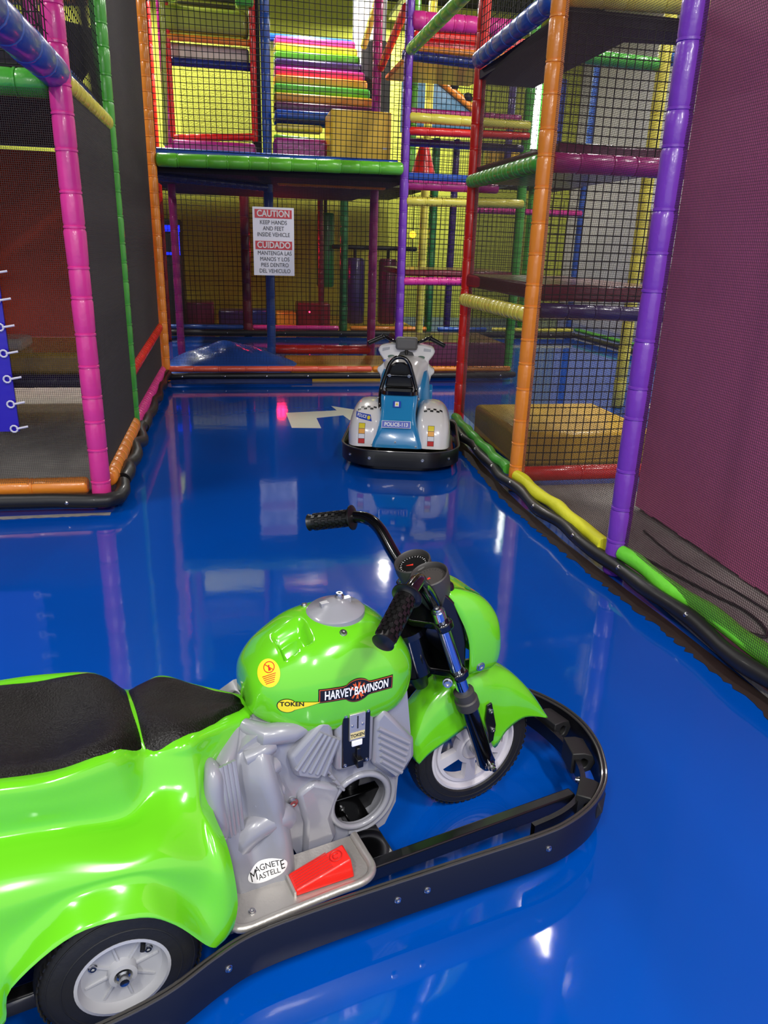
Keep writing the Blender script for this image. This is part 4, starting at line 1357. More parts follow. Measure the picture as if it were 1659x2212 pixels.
for sg_ in (-1, 1):
    q = MB()
    ringp = [Vector((C_ENG[0] + 0.076 * math.cos(a), sg_ * 0.118, C_ENG[1] + 0.076 * math.sin(a))) for a in [2 * PI * i / 40 for i in range(40)]]
    q.tube(ringp, 0.008, n=10, closed=True)
    ringp = [Vector((C_ENG[0] + 0.094 * math.cos(a), sg_ * 0.113, C_ENG[1] + 0.094 * math.sin(a))) for a in [-1.9 + 3.0 * i / 30 for i in range(31)]]
    q.tube(ringp, 0.009, n=8)
    q.build('casing_ring', GREY, eng)
    # coin column
    q = MB()
    q.box((-0.402, sg_ * 0.112, 0.425), (0.098, 0.05, 0.19))
    q.build('coin_housing', GREY, eng, bevel=0.012)
    # left cylinder block with fins
    q = MB()
    pl = [(-0.487, .485), (-0.565, .41), (-0.553, .355), (-0.49, .325), (-0.455, .36), (-0.455, .43), (-0.462, .478)]
    q.prism(pl, 0.09, 0.138, lambda x, y, d: Vector((x, sg_ * d, y)))
    q.build('cylinder_block', GREY, eng, bevel=0.010, fixn=True, sharp=45)
    q = MB()
    for k in range(5):
        o_ = k * 0.0165
        q.tube([(-0.548 + o_, sg_ * 0.137, 0.374 - o_ * 0.55), (-0.488 + o_ * 0.62, sg_ * 0.139, 0.458 - o_ * 0.45)], 0.0065, n=8)
    q.build('cooling_fin', GREY, eng)
    q = MB()
    pr = [(-0.330, .475), (-0.243, .365), (-0.240, .315), (-0.262, .278), (-0.300, .262), (-0.356, .325), (-0.350, .45)]
    q.prism(pr, 0.09, 0.138, lambda x, y, d: Vector((x, sg_ * d, y)))
    q.build('cylinder_block', GREY, eng, bevel=0.010, fixn=True, sharp=45)
    q = MB()
    for k in range(6):
        o_ = k * 0.019
        q.tube([(-0.343 + 0.002 * k, sg_ * 0.137, 0.425 - o_), (-0.258 - 0.0035 * k, sg_ * 0.137, 0.358 - o_ * 0.85)], 0.0062, n=8)
    q.build('cooling_fin', GREY, eng)
    # lower casing and struts
    q = MB()
    q.prism([(-0.545, .29), (-0.50, .315), (-0.43, .275), (-0.455, .20), (-0.44, .14), (-0.47, .085), (-0.53, .10), (-0.525, .20)], 0.09, 0.128, lambda x, y, d: Vector((x, sg_ * d, y)))
    q.build('lower_casing', GREY, eng, bevel=0.012, fixn=True, sharp=45)
    q = MB()
    for k in range(4):
        q.tube([(-0.475 + 0.012 * k, sg_ * 0.127, 0.345 - 0.02 * k), (-0.462 + 0.012 * k, sg_ * 0.129, 0.328 - 0.02 * k)], [0.006, 0.003], n=8)
    q.build('casing_rib', GREY, eng)
    bolt(eng, (-0.552, sg_ * 0.119, 0.268), (0, sg_, 0), 0.010)
    # leg fairing
    q = MB()
    nt_ = []
    for (z, s0, s1, dp) in [(.485, -.665, -.625, .060), (.465, -.700, -.610, .105), (.44, -.735, -.600, .145), (.39, -.765, -.590, .170), (.33, -.760, -.578, .178), (.27, -.750, -.572, .180), (.21, -.740, -.566, .192), (.15, -.735, -.562, .200), (.095, -.725, -.565, .205), (.075, -.715, -.600, .200)]:
        w = s1 - s0
        r = []
        for u, dd in ((0.0, 0.05), (0.0, 0.5), (0.03, 0.80), (0.15, 0.97), (0.32, 0.93), (0.45, 0.80), (0.60, 0.90), (0.78, 1.0), (0.92, 0.93), (1.0, 0.70), (1.0, 0.3), (1.0, 0.05)):
            # the groove in the middle fades out towards the foot
            g = dd if not (0.3 < u < 0.65) else dd + (0.98 - dd) * max(0, min(1, (0.28 - z) / 0.12))
            r.append(Vector((s0 + w * u, sg_ * dp * g, z)))
        nt_.append(r)
    rr = refine(nt_, 4)
    q.grid(rr)
    q.f.append(tuple(range((len(rr) - 1) * len(rr[0]), len(rr) * len(rr[0]))))
    lf = q.build('leg_fairing', GREY, bike, sharp=60, fixn=True)
    if sg_ < 0:
        mb_leg = q
    q = MB()
    q.tube(smooth_line([(-0.742, sg_ * 0.128, 0.455), (-0.742, sg_ * 0.160, 0.44), (-0.745, sg_ * 0.170, 0.38), (-0.735, sg_ * 0.172, 0.31), (-0.725, sg_ * 0.155, 0.26)], 5), [0.01 + 0.013 * math.sin(PI * i / 20) for i in range(21)], n=14)
    for k in range(4):
        q.tube(smooth_line([(-0.725 + 0.010 * k, sg_ * (0.158 - 0.003 * k), 0.455), (-0.722 + 0.010 * k, sg_ * (0.178 - 0.004 * k), 0.38), (-0.715 + 0.010 * k, sg_ * (0.172 - 0.004 * k), 0.28)], 5), 0.006, n=8)
    q.build('fairing_rib', GREY, lf)
    q = MB()
    q.tube(smooth_line([(-0.715, sg_ * 0.140, 0.17), (-0.692, sg_ * 0.150, 0.23), (-0.65, sg_ * 0.152, 0.265), (-0.60, sg_ * 0.146, 0.27), (-0.58, sg_ * 0.138, 0.25)], 6), 0.032, n=12)
    q.tube(smooth_line([(-0.66, sg_ * 0.122, 0.43), (-0.62, sg_ * 0.124, 0.44), (-0.60, sg_ * 0.115, 0.44)], 4), 0.018, n=10)
    q.tube(smooth_line([(-0.655, sg_ * 0.134, 0.385), (-0.62, sg_ * 0.137, 0.395), (-0.595, sg_ * 0.125, 0.395)], 4), 0.020, n=10)
    q.tube(smooth_line([(-0.65, sg_ * 0.140, 0.325), (-0.615, sg_ * 0.143, 0.335), (-0.59, sg_ * 0.132, 0.33)], 4), 0.020, n=10)
    q.build('fairing_bulge', GREY, lf)
q = MB()
q.tube([(-0.645, -0.06, 0.470), (-0.61, -0.108, 0.466), (-0.55, -0.112, 0.462), (-0.50, -0.10, 0.458)], [0.018, 0.026, 0.026, 0.016], n=16)
q.build('intake_pipe', GREY, eng)
# chassis seen through the engine opening
q = MB()
q.box((-0.40, -0.01, 0.215), (0.26, 0.03, 0.05))
q.box((-0.40, -0.03, 0.135), (0.26, 0.03, 0.06))
q.box((-0.45, 0.0, 0.10), (0.05, 0.12, 0.06))
q.build('inner_frame', GLOSS, bike, bevel=0.003)
q = MB()
Ry = Matrix.Rotation(PI / 2, 3, 'X')
q.lathe([(0.013, 0), (0.013, 0.012), (0.011, 0.013), (0.011, 0.022), (0.0, 0.024)], n=6, c=(-0.372, -0.027, 0.245), R=Ry)
q.build('brass_nut', BRASS, bike, smooth=False)
bolt(bike, (-0.372, -0.051, 0.245), (0, -1, 0), 0.008, h=0.008)
bolt(bike, (-0.395, -0.046, 0.135), (0, -1, 0), 0.006)

# coin acceptor
ca = empty('coin_acceptor', (-0.402, -0.139, 0.418))
ca.parent = bike
q = MB()
q.box((0, 0, 0), (0.070, 0.006, 0.150))
q.build('acceptor_plate', SATIN, ca, bevel=0.002)
q = MB()
q.box((0, -0.005, 0.035), (0.040, 0.006, 0.072))
q.build('slot_plate', INOX, ca, bevel=0.001)
q = MB()
q.box((0.0, -0.0085, 0.048), (0.0028, 0.001, 0.034))
q.build('coin_slot', SBLK, ca, smooth=False)
q = MB()
q.box((0.0, -0.0085, 0.013), (0.036, 0.001, 0.017))
q.build('token_plate', mat('token_gold', 'D8C88A', rough=0.35), ca, smooth=False)
text_obj('TOKEN', 0.0125, SBLK, 'lettering', ca, (0.0, -0.0092, 0.013), sx=0.85, bold=0.0002, ext=0.0003)
q = MB()
q.box((0.0, -0.0055, -0.010), (0.027, 0.006, 0.016))
q.build('return_button', SWHT, ca, bevel=0.002)
q = MB()
q.box((0.004, -0.010, -0.062), (0.016, 0.020, 0.022))
q.box((0.004, -0.006, -0.040), (0.010, 0.008, 0.030))
q.build('coin_return', SATIN, ca, bevel=0.002)
for s, z in ((-0.028, 0.068), (0.028, 0.068), (-0.028, -0.068), (0.028, -0.068)):
    bolt(ca, (s, -0.003, z), (0, -1, 0), 0.0035, h=0.003)
for s in (-0.013, 0.013):
    bolt(ca, (s, -0.008, 0.040), (0, -1, 0), 0.0025, h=0.002)

# stickers -------------------------------------------------------
D = (0, 1, 0)
c0 = (-0.405, 0, 0.553)
tilt = math.radians(-2)
ux, uy = (math.cos(tilt), 0, math.sin(tilt)), (-math.sin(tilt), 0, math.cos(tilt))


def hb(mx, k):
    x, y, b = 0.092 - mx, 0.0175 - mx, 0.030 - mx
    pts_ = [(-x, -y), (-0.035, -y + mx * 0.3)]
    pts_ += [(0.030 * math.sin(a) * 1.15, -b * math.cos(a)) for a in [-0.9 + 1.8 * i / 12 for i in range(13)]]
    pts_ += [(0.035, -y), (x, -y), (x, y), (0.035, y)]
    pts_ += [(0.030 * math.sin(a) * 1.15, b * math.cos(a)) for a in [0.9 - 1.8 * i / 12 for i in range(13)]]
    pts_ += [(-0.035, y), (-x, y)]
    return pts_


stk = decal(T_tank, [hb(0, 0)], c0, ux, uy, D, 'name_sticker', bike, SBLK, 0.0012)
decal(T_tank, [hb(0.0022, 0)], c0, ux, uy, D, 'orange_border', stk, SORG, 0.0018)
decal(T_tank, [hb(0.0034, 0)], c0, ux, uy, D, 'black_field', stk, SBLK, 0.0024)
fl_ = []
for a0 in (0.5, 1.1, 1.7, 2.3, 3.8, 4.4, 5.0, 5.6):
    c_, s_ = math.cos(a0), math.sin(a0)
    fl_.append([(0.006 * c_, 0.005 * s_), (0.024 * math.cos(a0 + 0.16), 0.024 * math.sin(a0 + 0.16)), (0.020 * math.cos(a0 + 0.25), 0.019 * math.sin(a0 + 0.25)), (0.026 * math.cos(a0 + 0.42), 0.023 * math.sin(a0 + 0.42)), (0.010 * math.cos(a0 + 0.5), 0.008 * math.sin(a0 + 0.5))])
decal(T_tank, fl_, c0, ux, uy, D, 'flame_emblem', stk, SORG, 0.0030)
decal(T_tank, [text_shape('HARVEY', 0.030, sx=0.60, bold=0.0007, dx=-0.046), text_shape('BAVINSON', 0.030, sx=0.60, bold=0.0007, dx=0.035)], c0, ux, uy, D, 'lettering', stk, SWHT, 0.0036)
drop = [(0.05, 0.004)] + [(-0.022 + 0.019 * math.cos(a), -0.002 + 0.0165 * math.sin(a)) for a in [0.7 + (2 * PI - 1.4) * i / 20 for i in range(21)]]
drop2 = [(0.056, 0.0045)] + [(-0.022 + 0.0205 * math.cos(a), -0.002 + 0.018 * math.sin(a)) for a in [0.65 + (2 * PI - 1.3) * i / 20 for i in range(21)]]
c1 = (-0.540, 0, 0.538)
stk = decal(T_tank, [drop2], c1, (1, 0, 0), (0, 0, 1), D, 'token_sticker', bike, SBLK, 0.0012)
decal(T_tank, [drop], c1, (1, 0, 0), (0, 0, 1), D, 'yellow_drop', stk, YEL, 0.0018)
decal(T_tank, [text_shape('TOKEN', 0.0155, sx=0.95, bold=0.0004, dx=-0.012, dy=0.003, arch=-1.2)], c1, (1, 0, 0), (0, 0, 1), D, 'lettering', stk, SBLK, 0.0025)
# round yellow warning sticker on the tank shoulder
c2 = (-0.600, -0.10, 0.620)
dd = Vector((0.35, 0.75, -0.55)).normalized()
uxx = Vector((0.93, -0.25, 0.25)).normalized()
uyy = uxx.cross(dd).normalized()
if uyy.z < 0:
    uyy = -uyy
stk = decal(T_tank, [ell(0, 0, 0.026, 0.032, 28)], c2, uxx, uyy, dd, 'warning_sticker', bike, YEL, 0.0012)
rg = []
for i in range(24):
    a, b = 2 * PI * i / 24, 2 * PI * (i + 1) / 24
    rg.append([(0.004 + 0.013 * math.cos(a), 0.012 + 0.013 * math.sin(a)), (0.004 + 0.013 * math.cos(b), 0.012 + 0.013 * math.sin(b)), (0.004 + 0.0112 * math.cos(b), 0.012 + 0.0112 * math.sin(b)), (0.004 + 0.0112 * math.cos(a), 0.012 + 0.0112 * math.sin(a))])
rg.append([(-0.005, 0.020), (-0.004, 0.0215), (0.013, 0.004), (0.012, 0.0028)])
rg += [ell(0.004, 0.015, 0.002, 0.002, 8), [(0.001, 0.004), (0.007, 0.004), (0.006, 0.012), (0.002, 0.012)]]
decal(T_tank, rg, c2, uxx, uyy, dd, 'prohibition_ring', stk, SRED, 0.0020)
decal(T_tank, [[(-0.016 + 0.001 * k, -0.004 - 0.0042 * k), (0.016 - 0.002 * k, -0.004 - 0.0042 * k), (0.016 - 0.002 * k, -0.0056 - 0.0042 * k), (-0.016 + 0.001 * k, -0.0056 - 0.0042 * k)] for k in range(5)], c2, uxx, uyy, dd, 'small_print', stk, SRED, 0.0020)
T_leg = bvh([mb_leg])
c3 = (-0.640, 0, 0.172)
a3 = math.radians(7)
ux3, uy3 = (math.cos(a3), 0, math.sin(a3)), (-math.sin(a3), 0, math.cos(a3))
stk = decal(T_leg, [ell(0, 0, 0.046, 0.025, 36)], c3, ux3, uy3, D, 'oval_sticker', bike, SWHT, 0.0015)
decal(T_leg, [text_shape('M', 0.036, sx=0.62, dx=-0.032), text_shape('E', 0.034, sx=0.62, dx=0.034, dy=0.002), text_shape('AGNET', 0.0195, sx=0.88, dx=0.001, dy=0.0095), text_shape('ASTELL', 0.0185, sx=0.84, dx=0.002, dy=-0.009)], c3, ux3, uy3, D, 'lettering', stk, SBLK, 0.0024)

# footplates and pedal
for sg_ in (-1, 1):
    fp = empty('footplate', (-0.58, sg_ * 0.225, 0.135))
    fp.parent = bike
    out = [(-0.165, -0.045), (-0.165, 0.03), (-0.14, 0.058), (0.145, 0.050), (0.168, 0.028), (0.168, -0.085), (-0.10, -0.085)]
    q = MB()
    q.prism(out, -0.004, 0.0, lambda x, y, d: Vector((x, sg_ * y, d)))
    q.build('plate', INOX, fp, smooth=False, fixn=True)
    q = MB()
    q.tube(smooth_line([(-0.168, sg_ * 0.0, 0.0), (-0.166, sg_ * 0.040, 0.002), (-0.14, sg_ * 0.064, 0.002), (-0.05, sg_ * 0.062, 0.002), (0.07, sg_ * 0.058, 0.002), (0.140, sg_ * 0.056, 0.002), (0.172, sg_ * 0.030, 0.002), (0.174, sg_ * -0.02, 0.004), (0.174, sg_ * -0.08, 0.004)], 6), 0.0095, n=14)
    q.build('rim_tube', INOX, fp)
    bolt(fp, (-0.115, sg_ * 0.028, 0), (0, 0, 1), 0.007)
pd = empty('pedal', (-0.525, -0.228, 0.136))
pd.parent = bike
q = MB()
a_, b_ = 0.030, 0.036
vs = [(-0.070, -a_, 0.0), (-0.070, a_, 0.0), (0.070, b_ - 0.01, 0.0), (0.070, -b_ + 0.002, 0.0), (-0.070, -a_ + 0.004, 0.014), (-0.070, a_ - 0.004, 0.014), (0.062, b_ - 0.014, 0.052), (0.062, -b_ + 0.008, 0.052)]
q.add(vs, [(0, 1, 2, 3), (4, 7, 6, 5), (0, 4, 5, 1), (1, 5, 6, 2), (2, 6, 7, 3), (3, 7, 4, 0)])
PED = mat('pedal_red', 'F0281E', rough=0.4, coat=0.2)
po = q.build('pedal_pad', PED, pd, bevel=0.004)
q = MB()
for k in range(7):
    y = -0.022 + 0.0073 * k
    q.tube([(-0.066, y, 0.0165), (0.02, y * 1.02, 0.0415)], 0.0013, n=6)
for a in range(16):
    pass
zt = lambda x: 0.014 + 0.038 * (x + 0.07) / 0.132 + 0.0012
q.tube([(0.036 + 0.014 * math.cos(a), 0.014 * math.sin(a), zt(0.036 + 0.014 * math.cos(a))) for a in [2 * PI * i / 24 for i in range(24)]], 0.0013, n=6, closed=True)
q.tube([(0.036 + 0.007 * math.cos(a), 0.007 * math.sin(a), zt(0.036 + 0.007 * math.cos(a))) for a in [0.5 + 4.6 * i / 16 for i in range(17)]], 0.0013, n=6)
q.build('pedal_rib', mat('pedal_rib_red', 'C01C16', rough=0.45), pd)
q = MB()
q.box((-0.072, 0.0, 0.004), (0.006, 0.056, 0.014))
q.build('hinge', INOX, pd, bevel=0.001)

q = MB()
q.box((-1.02, 0, 0.27), (0.52, 0.40, 0.26))
q.build('wheel_arch_liner', SATIN, bike, bevel=0.02)
# rear wheels, front wheel ---------------------------------------
for sg_ in (-1, 1):
    w = wheel(bike, 'rear_wheel', (-0.968, sg_ * 0.272, 0.157), 0.157, 0.085, 0.088, sg_, 'disc')
    q = MB()
    f = sg_ * 0.0425
    q.lathe([(0.013, f * 0.6), (0.013, f * 0.95), (0.009, f * 1.0), (0.009, f * 1.3), (0.0, f * 1.32)], n=12, axis='y')
    q.build('axle_nut', STEEL, w)
FW = Vector((0.012, 0.0, 0.185))
w = wheel(bike, 'front_wheel', FW, 0.188, 0.075, 0.138, -1, 'spoke')
q = MB()
q.rod((0, -0.095, 0), (0, 0.095, 0), 0.012, n=14, cap=True)
q.build('axle', STEEL, w)
# forks: lower end at the axle, upper end in the clamps
FB, FT = Vector((0.012, 0, 0.185)), Vector((-0.166, 0, 0.668))
fd = (FT - FB).normalized()
for sg_ in (-1, 1):
    y = Vector((0, sg_ * 0.092, 0))
    fk = empty('fork_leg', FB + y)
    fk.parent = bike
    L = (FT - FB).length
    q = MB()
    q.tube([fd * -0.02, fd * 0.0, fd * 0.03, fd * 0.22], [0.018, 0.026, 0.023, 0.023], n=20)
    q.build('fork_slider', GLOSS, fk)
    q = MB()
    q.tube([fd * 0.205, fd * 0.21, fd * 0.235, fd * 0.238, fd * 0.262, fd * 0.265], [0.025, 0.031, 0.031, 0.027, 0.027, 0.021], n=20)
    q.build('fork_boot', DGREY, fk)
    q = MB()
    q.tube([fd * 0.2, fd * (L + 0.01)], 0.017, n=20)
    q.build('fork_tube', CHROME, fk)
    q = MB()
    Rn = Matrix.Rotation(PI / 2 if sg_ < 0 else -PI / 2, 3, 'X')
    q.lathe([(0.016, 0.018), (0.016, 0.022), (0.011, 0.023), (0.011, 0.032), (0.007, 0.033), (0.007, 0.042), (0, 0.043)], n=12, R=Rn)
    q.build('axle_nut', STEEL, fk)
    bolt(fk, fd * (L + 0.012), fd, 0.011, h=0.006)
for k, (f, zz) in enumerate(((0.485, 0.03), (0.325, 0.03))):
    c = FB + fd * f
    q = MB()
    sh = [(-0.055, -0.03), (-0.06, 0.0), (-0.055, 0.03), (-0.02, 0.085), (-0.02, 0.115), (0.0, 0.12), (0.022, 0.112), (0.024, 0.085), (0.01, 0.04), (0.01, -0.04), (0.024, -0.085), (0.022, -0.112), (0.0, -0.12), (-0.02, -0.115), (-0.02, -0.085)]
    Rf = Vector((0, 0, 1)).rotation_difference(fd).to_matrix()
    q.prism(sh, -0.012, 0.012, lambda x, y, d: Rf @ Vector((x, y, d)))
    q.build('fork_clamp', GLOSS, bike, loc=c, bevel=0.005, fixn=True)
bolt(bike, (-0.137, -0.105, 0.478), (-0.5, -0.85, 0.1), 0.010, h=0.012)
q = MB()
q.tube([(-0.205, 0, 0.60), (-0.200, 0, 0.585), (-0.198, 0, 0.58), (-0.165, 0, 0.47)], [0.05, 0.052, 0.045, 0.045], n=28)
q.build('steering_head', GLOSS, bike)
q = MB()
q.tube([(-0.17, 0, 0.46), (-0.15, 0, 0.415)], [0.032, 0.02], n=20)
q.tube([(-0.20, 0, 0.49), (-0.30, 0, 0.45), (-0.33, 0, 0.30), (-0.36, 0, 0.13)], 0.025, n=14)
q.build('down_tube', SATIN, bike)
# bars
nb = smooth_line([(-0.150, -0.055, 0.665), (-0.185, -0.075, 0.715), (-0.225, -0.105, 0.765), (-0.262, -0.150, 0.800), (-0.300, -0.190, 0.805), (-0.33, -0.215, 0.797)], 6)
fb = smooth_line([(-0.150, 0.055, 0.665), (-0.165, 0.085, 0.705), (-0.180, 0.130, 0.745), (-0.195, 0.185, 0.795), (-0.215, 0.225, 0.812), (-0.245, 0.262, 0.808)], 6)
gA = (Vector((-0.318, -0.205, 0.800)), Vector((-0.418, -0.292, 0.752)))
gB = (Vector((-0.238, 0.255, 0.808)), Vector((-0.330, 0.345, 0.775)))
hb_ = empty('handlebar', (-0.15, 0, 0.66))
hb_.parent = bike
q = MB()
for ln, g in ((nb, gA), (fb, gB)):
    q.tube([p - Vector((-0.15, 0, 0.66)) for p in ln], 0.0165, n=18)
q.tube([(0, -0.055, 0.005), (0, 0.055, 0.005)], 0.0135, n=16)
q.build('bar_tube', GLOSS, hb_)
for g in (gA, gB):
    a, b = g
    d = (b - a).normalized()
    L = (b - a).length
    q = MB()
    q.tube([a - d * 0.004, a, a + d * 0.002, a + d * 0.006, a + d * 0.008, a + d * 0.012], [0.018, 0.028, 0.034, 0.034, 0.026, 0.022], n=28)
    q.tube([a + d * 0.01, b - d * 0.006, b, b + d * 0.004], [0.0205, 0.0205, 0.024, 0.017], n=28)
    h = d.cross(Vector((0, 0, 1))).normalized()
    w_ = d.cross(h)
    for i in range(10):
        f = 0.02 + (L - 0.035) * i / 9.5
        for k in range(10):
            t = 2 * PI * (k + (0.5 if i % 2 else 0)) / 10
            c = a + d * f + (h * math.cos(t) + w_ * math.sin(t)) * 0.0214
            Rg = Matrix((d, -h * math.sin(t) + w_ * math.cos(t), h * math.cos(t) + w_ * math.sin(t))).transposed()
            q.box(c, (L / 14, 0.009, 0.0045), Rg)
    q.build('grip', GRIP, hb_, sharp=35).location = Vector((0.15, 0, -0.66))
# gauges
for sg_, rot in ((-1, 0.4), (1, -0.2)):
    gx = Vector((-0.168, sg_ * 0.043, 0.752)) + Vector((0, 0.005, 0))
    ax = Vector((-0.35, -0.08, 0.93)).normalized()
    Rg = Vector((0, 0, 1)).rotation_difference(ax).to_matrix() * 1.12
    ga = empty('gauge', gx)
    ga.parent = bike
    q = MB()
    q.lathe([(0.012, -0.092), (0.026, -0.085), (0.037, -0.055), (0.0425, -0.02), (0.0425, 0.0), (0.040, 0.002), (0.0375, 0.0), (0.0365, -0.012), (0.0, -0.0125)], n=40, R=Rg)
    q.build('gauge_pod', DGREY, ga, sharp=50)
    q = MB()
    q.lathe([(0.034, -0.0118), (0.0, -0.0116)], n=36, R=Rg)
    q.build('gauge_dial', SBLK if sg_ > 0 else mat('dial_grey', '4A4644', rough=0.35), ga)
    q = MB()
    for i in range(19):
        a = -0.5 + 4.1 * i / 18 + rot
        q.box(Rg @ Vector((0.029 * math.cos(a), 0.029 * math.sin(a), -0.0112)), (0.005 if i % 3 == 0 else 0.003, 0.0009, 0.0006), Rg @ Matrix.Rotation(a, 3, 'Z'))
    q.build('dial_mark', SWHT if sg_ > 0 else DGREY, ga)
    q = MB()
    a = 1.2 + rot
    q.prism([(-0.0025, 0.0), (0.0025, 0.0), (0.0004, 0.016), (-0.0004, 0.016)], -0.0112, -0.0105, lambda x, y, d: Rg @ Vector((x * math.cos(a) - y * math.sin(a), x * math.sin(a) + y * math.cos(a), d)))
    q.build('needle', mat('needle_red', 'F04030', rough=0.4), ga, smooth=False)
q = MB()
q.box((-0.12, 0, 0.69), (0.035, 0.12, 0.07))
q.build('gauge_bracket', SATIN, bike, bevel=0.01)

# headlight cowl --------------------------------------------------
lev = [(.448, -.055, .030, .070), (.462, -.060, .046, .084), (.50, -.064, .054, .090), (.55, -.070, .050, .092), (.595, -.084, .040, .090), (.630, -.100, .022, .086), (.658, -.112, -.002, .080), (.680, -.122, -.032, .072), (.694, -.130, -.07, .060), (.699, -.134, -.105, .045)]
nt_ = []
for (z, si, so, w) in lev:
    r = []
    for k in range(13):
        a = -PI / 2 + PI * k / 12
        ca_, sa_ = math.cos(a), math.sin(a)
        r.append(Vector((si + (so - si) * abs(ca_) ** 0.42, w * math.copysign(abs(sa_) ** 0.5, sa_), z + 0.012 * abs(sa_) ** 2)))
    nt_.append(r)
q = MB()
rr = refine(nt_, 3)
q.grid(rr)
q.f.append(tuple(range((len(rr) - 1) * len(rr[0]), len(rr) * len(rr[0]))))
cowl = q.build('headlight_cowl', GREEN, bike, sharp=60, fixn=True, solid=0.005)
T_cowl = bvh([q])
q = MB()
q.lathe([(0.036, -0.01), (0.036, 0.006), (0.030, 0.012), (0, 0.016)], n=28, axis='x', c=(0.046, 0, 0.512))
q.build('headlight_lens', SWHT, cowl)
for sg_ in (-1, 1):
    h, nr, _, _ = T_cowl.ray_cast(Vector((-0.028, sg_ * 0.3, 0.487)), Vector((0, -sg_, 0)))
    bolt(cowl, h, (0, sg_, 0), 0.010)
stk = decal(T_cowl, [ell(0, 0, 0.020, 0.020, 24)], (-0.035, -0.035, 0.75), (1, 0, 0), (0, 1, 0), (0.0, 0, -1), 'round_sticker', bike, mat('sticker_green', '1E9A4A', rough=0.4), 0.0012)
decal(T_cowl, [ell(0, 0, 0.007, 0.007, 14)], (-0.035, -0.035, 0.75), (1, 0, 0), (0, 1, 0), (0.0, 0, -1), 'sticker_centre', stk, SORG, 0.0020)
q = MB()
q.prism([(-0.145, .715), (-0.09, .66), (-0.07, .56), (-0.066, .47), (-0.085, .46), (-0.12, .56), (-0.16, .66)], -0.078, 0.078, lambda x, y, d: Vector((x, d, y)))
q.build('cowl_backplate', SATIN, bike, fixn=True, bevel=0.006)

# front mudguard
crown = [(-.196, .232), (-.203, .285), (-.172, .352), (-.112, .408), (-.045, .436), (.020, .442), (.075, .428), (.125, .396), (.173, .347), (.215, .292), (.243, .243)]
edge = [(-.180, .214), (-.150, .238), (-.095, .262), (-.045, .285), (0.0, .300), (.035, .245), (.062, .190), (.095, .235), (.146, .262), (.192, .256), (.238, .238)]
nt_ = []
for c_, e_ in zip(crown, edge):
    r = []
    for k in range(13):
        a = PI * k / 12
        f = math.sin(a) ** 0.55 if 0 < k < 12 else 0.0
        y = -0.062 * math.copysign(abs(math.cos(a)) ** 0.6, math.cos(a))
        r.append(Vector((e_[0] + (c_[0] - e_[0]) * f, y, e_[1] + (c_[1] - e_[1]) * f)))
    nt_.append(r)
q = MB()
q.grid(refine(nt_, 4))
fen = q.build('front_mudguard', GREEN, bike, sharp=60, fixn=True, solid=0.004)
for sg_ in (-1, 1):
    q = MB()
    q.prism([(0.018, .345), (0.032, .35), (0.052, .275), (0.048, .225), (0.036, .218), (0.030, .25), (0.016, .30)], 0.064, 0.070, lambda x, y, d: Vector((x, sg_ * d, y)))
    br = q.build('mudguard_bracket', SATIN, bike, fixn=True, bevel=0.001)
    bolt(br, (0.030, sg_ * 0.071, 0.325), (0, sg_, 0), 0.006)
    bolt(br, (0.042, sg_ * 0.071, 0.262), (0, sg_, 0), 0.006)
# ------------------------------------------------------------------ police ride
PB = empty('police_ride', (1.09, 4.90, 0.0), math.radians(-14.5))
tag(PB, 'blue and white police motorcycle ride seen from behind, black rubber bumper, beside the red post', 'ride-on motorcycle')
PW = mat('police_white', 'EDEAE6', rough=0.2, coat=0.8)
PBL = mat('police_blue', '2A8CC4', rough=0.2, coat=0.8)
NAVY = mat('plate_blue', '1A44B8', rough=0.3, coat=0.3)


def rrect(hx, y0, y1, r, n=6):
    out = []
    for cx_, cy_, a0 in ((hx - r, y0 + r, -PI / 2), (hx - r, y1 - r, 0), (-hx + r, y1 - r, PI / 2), (-hx + r, y0 + r, PI)):
        for k in range(n + 1):
            a = a0 + PI / 2 * k / n
            out.append((cx_ + r * math.cos(a), cy_ + r * math.sin(a)))
    return out


pl_ = [Vector((x, y, 0)) for x, y in rrect(0.425, 0.0, 1.16, 0.26, 10)]
dense = []
for i, p in enumerate(pl_):
    nx = pl_[(i + 1) % len(pl_)]
    m_ = max(1, int((nx - p).length / 0.05))
    dense += [p.lerp(nx, k / m_) for k in range(m_)]
# belly the long sides a touch
dense = [Vector((p.x, p.y - 0.02 * math.cos(p.x / 0.43 * PI / 2) * (1 if p.y < 0.3 else -1), 0)) for p in dense]
band(dense, 0.045, 0.155, 0.014, 'bumper', BUMP, PB)
q = MB()
q.tube([p + Vector((0, 0, 0.155)) for p in dense], 0.006, n=8, closed=True)
q.build('bumper_lip', LIP, PB)
q = MB()
q.prism(rrect(0.33, 0.06, 1.08, 0.2, 6), 0.004, 0.05, lambda x, y, d: Vector((x, y, d)))
q.build('underbody', SATIN, PB, fixn=True)
q = MB()
q.prism(rrect(0.385, 0.05, 1.1, 0.2, 6), 0.075, 0.10, lambda x, y, d: Vector((x, y, d)))
q.build('chassis_pan', GLOSS, PB, fixn=True)
for x in (-0.36, -0.20, 0.165, 0.35):
    p, nn = min(((p, i) for i, p in enumerate(dense)), key=lambda t: abs(t[0].x - x) + (9 if t[0].y > 0.3 else 0))
    i = nn
    d_ = (dense[(i + 1) % len(dense)] - dense[i - 1]).normalized()
    nv = Vector((d_.y, -d_.x, 0))
    bolt(PB, p + Vector((0, 0, 0.10)), nv, 0.009)
tgt = []
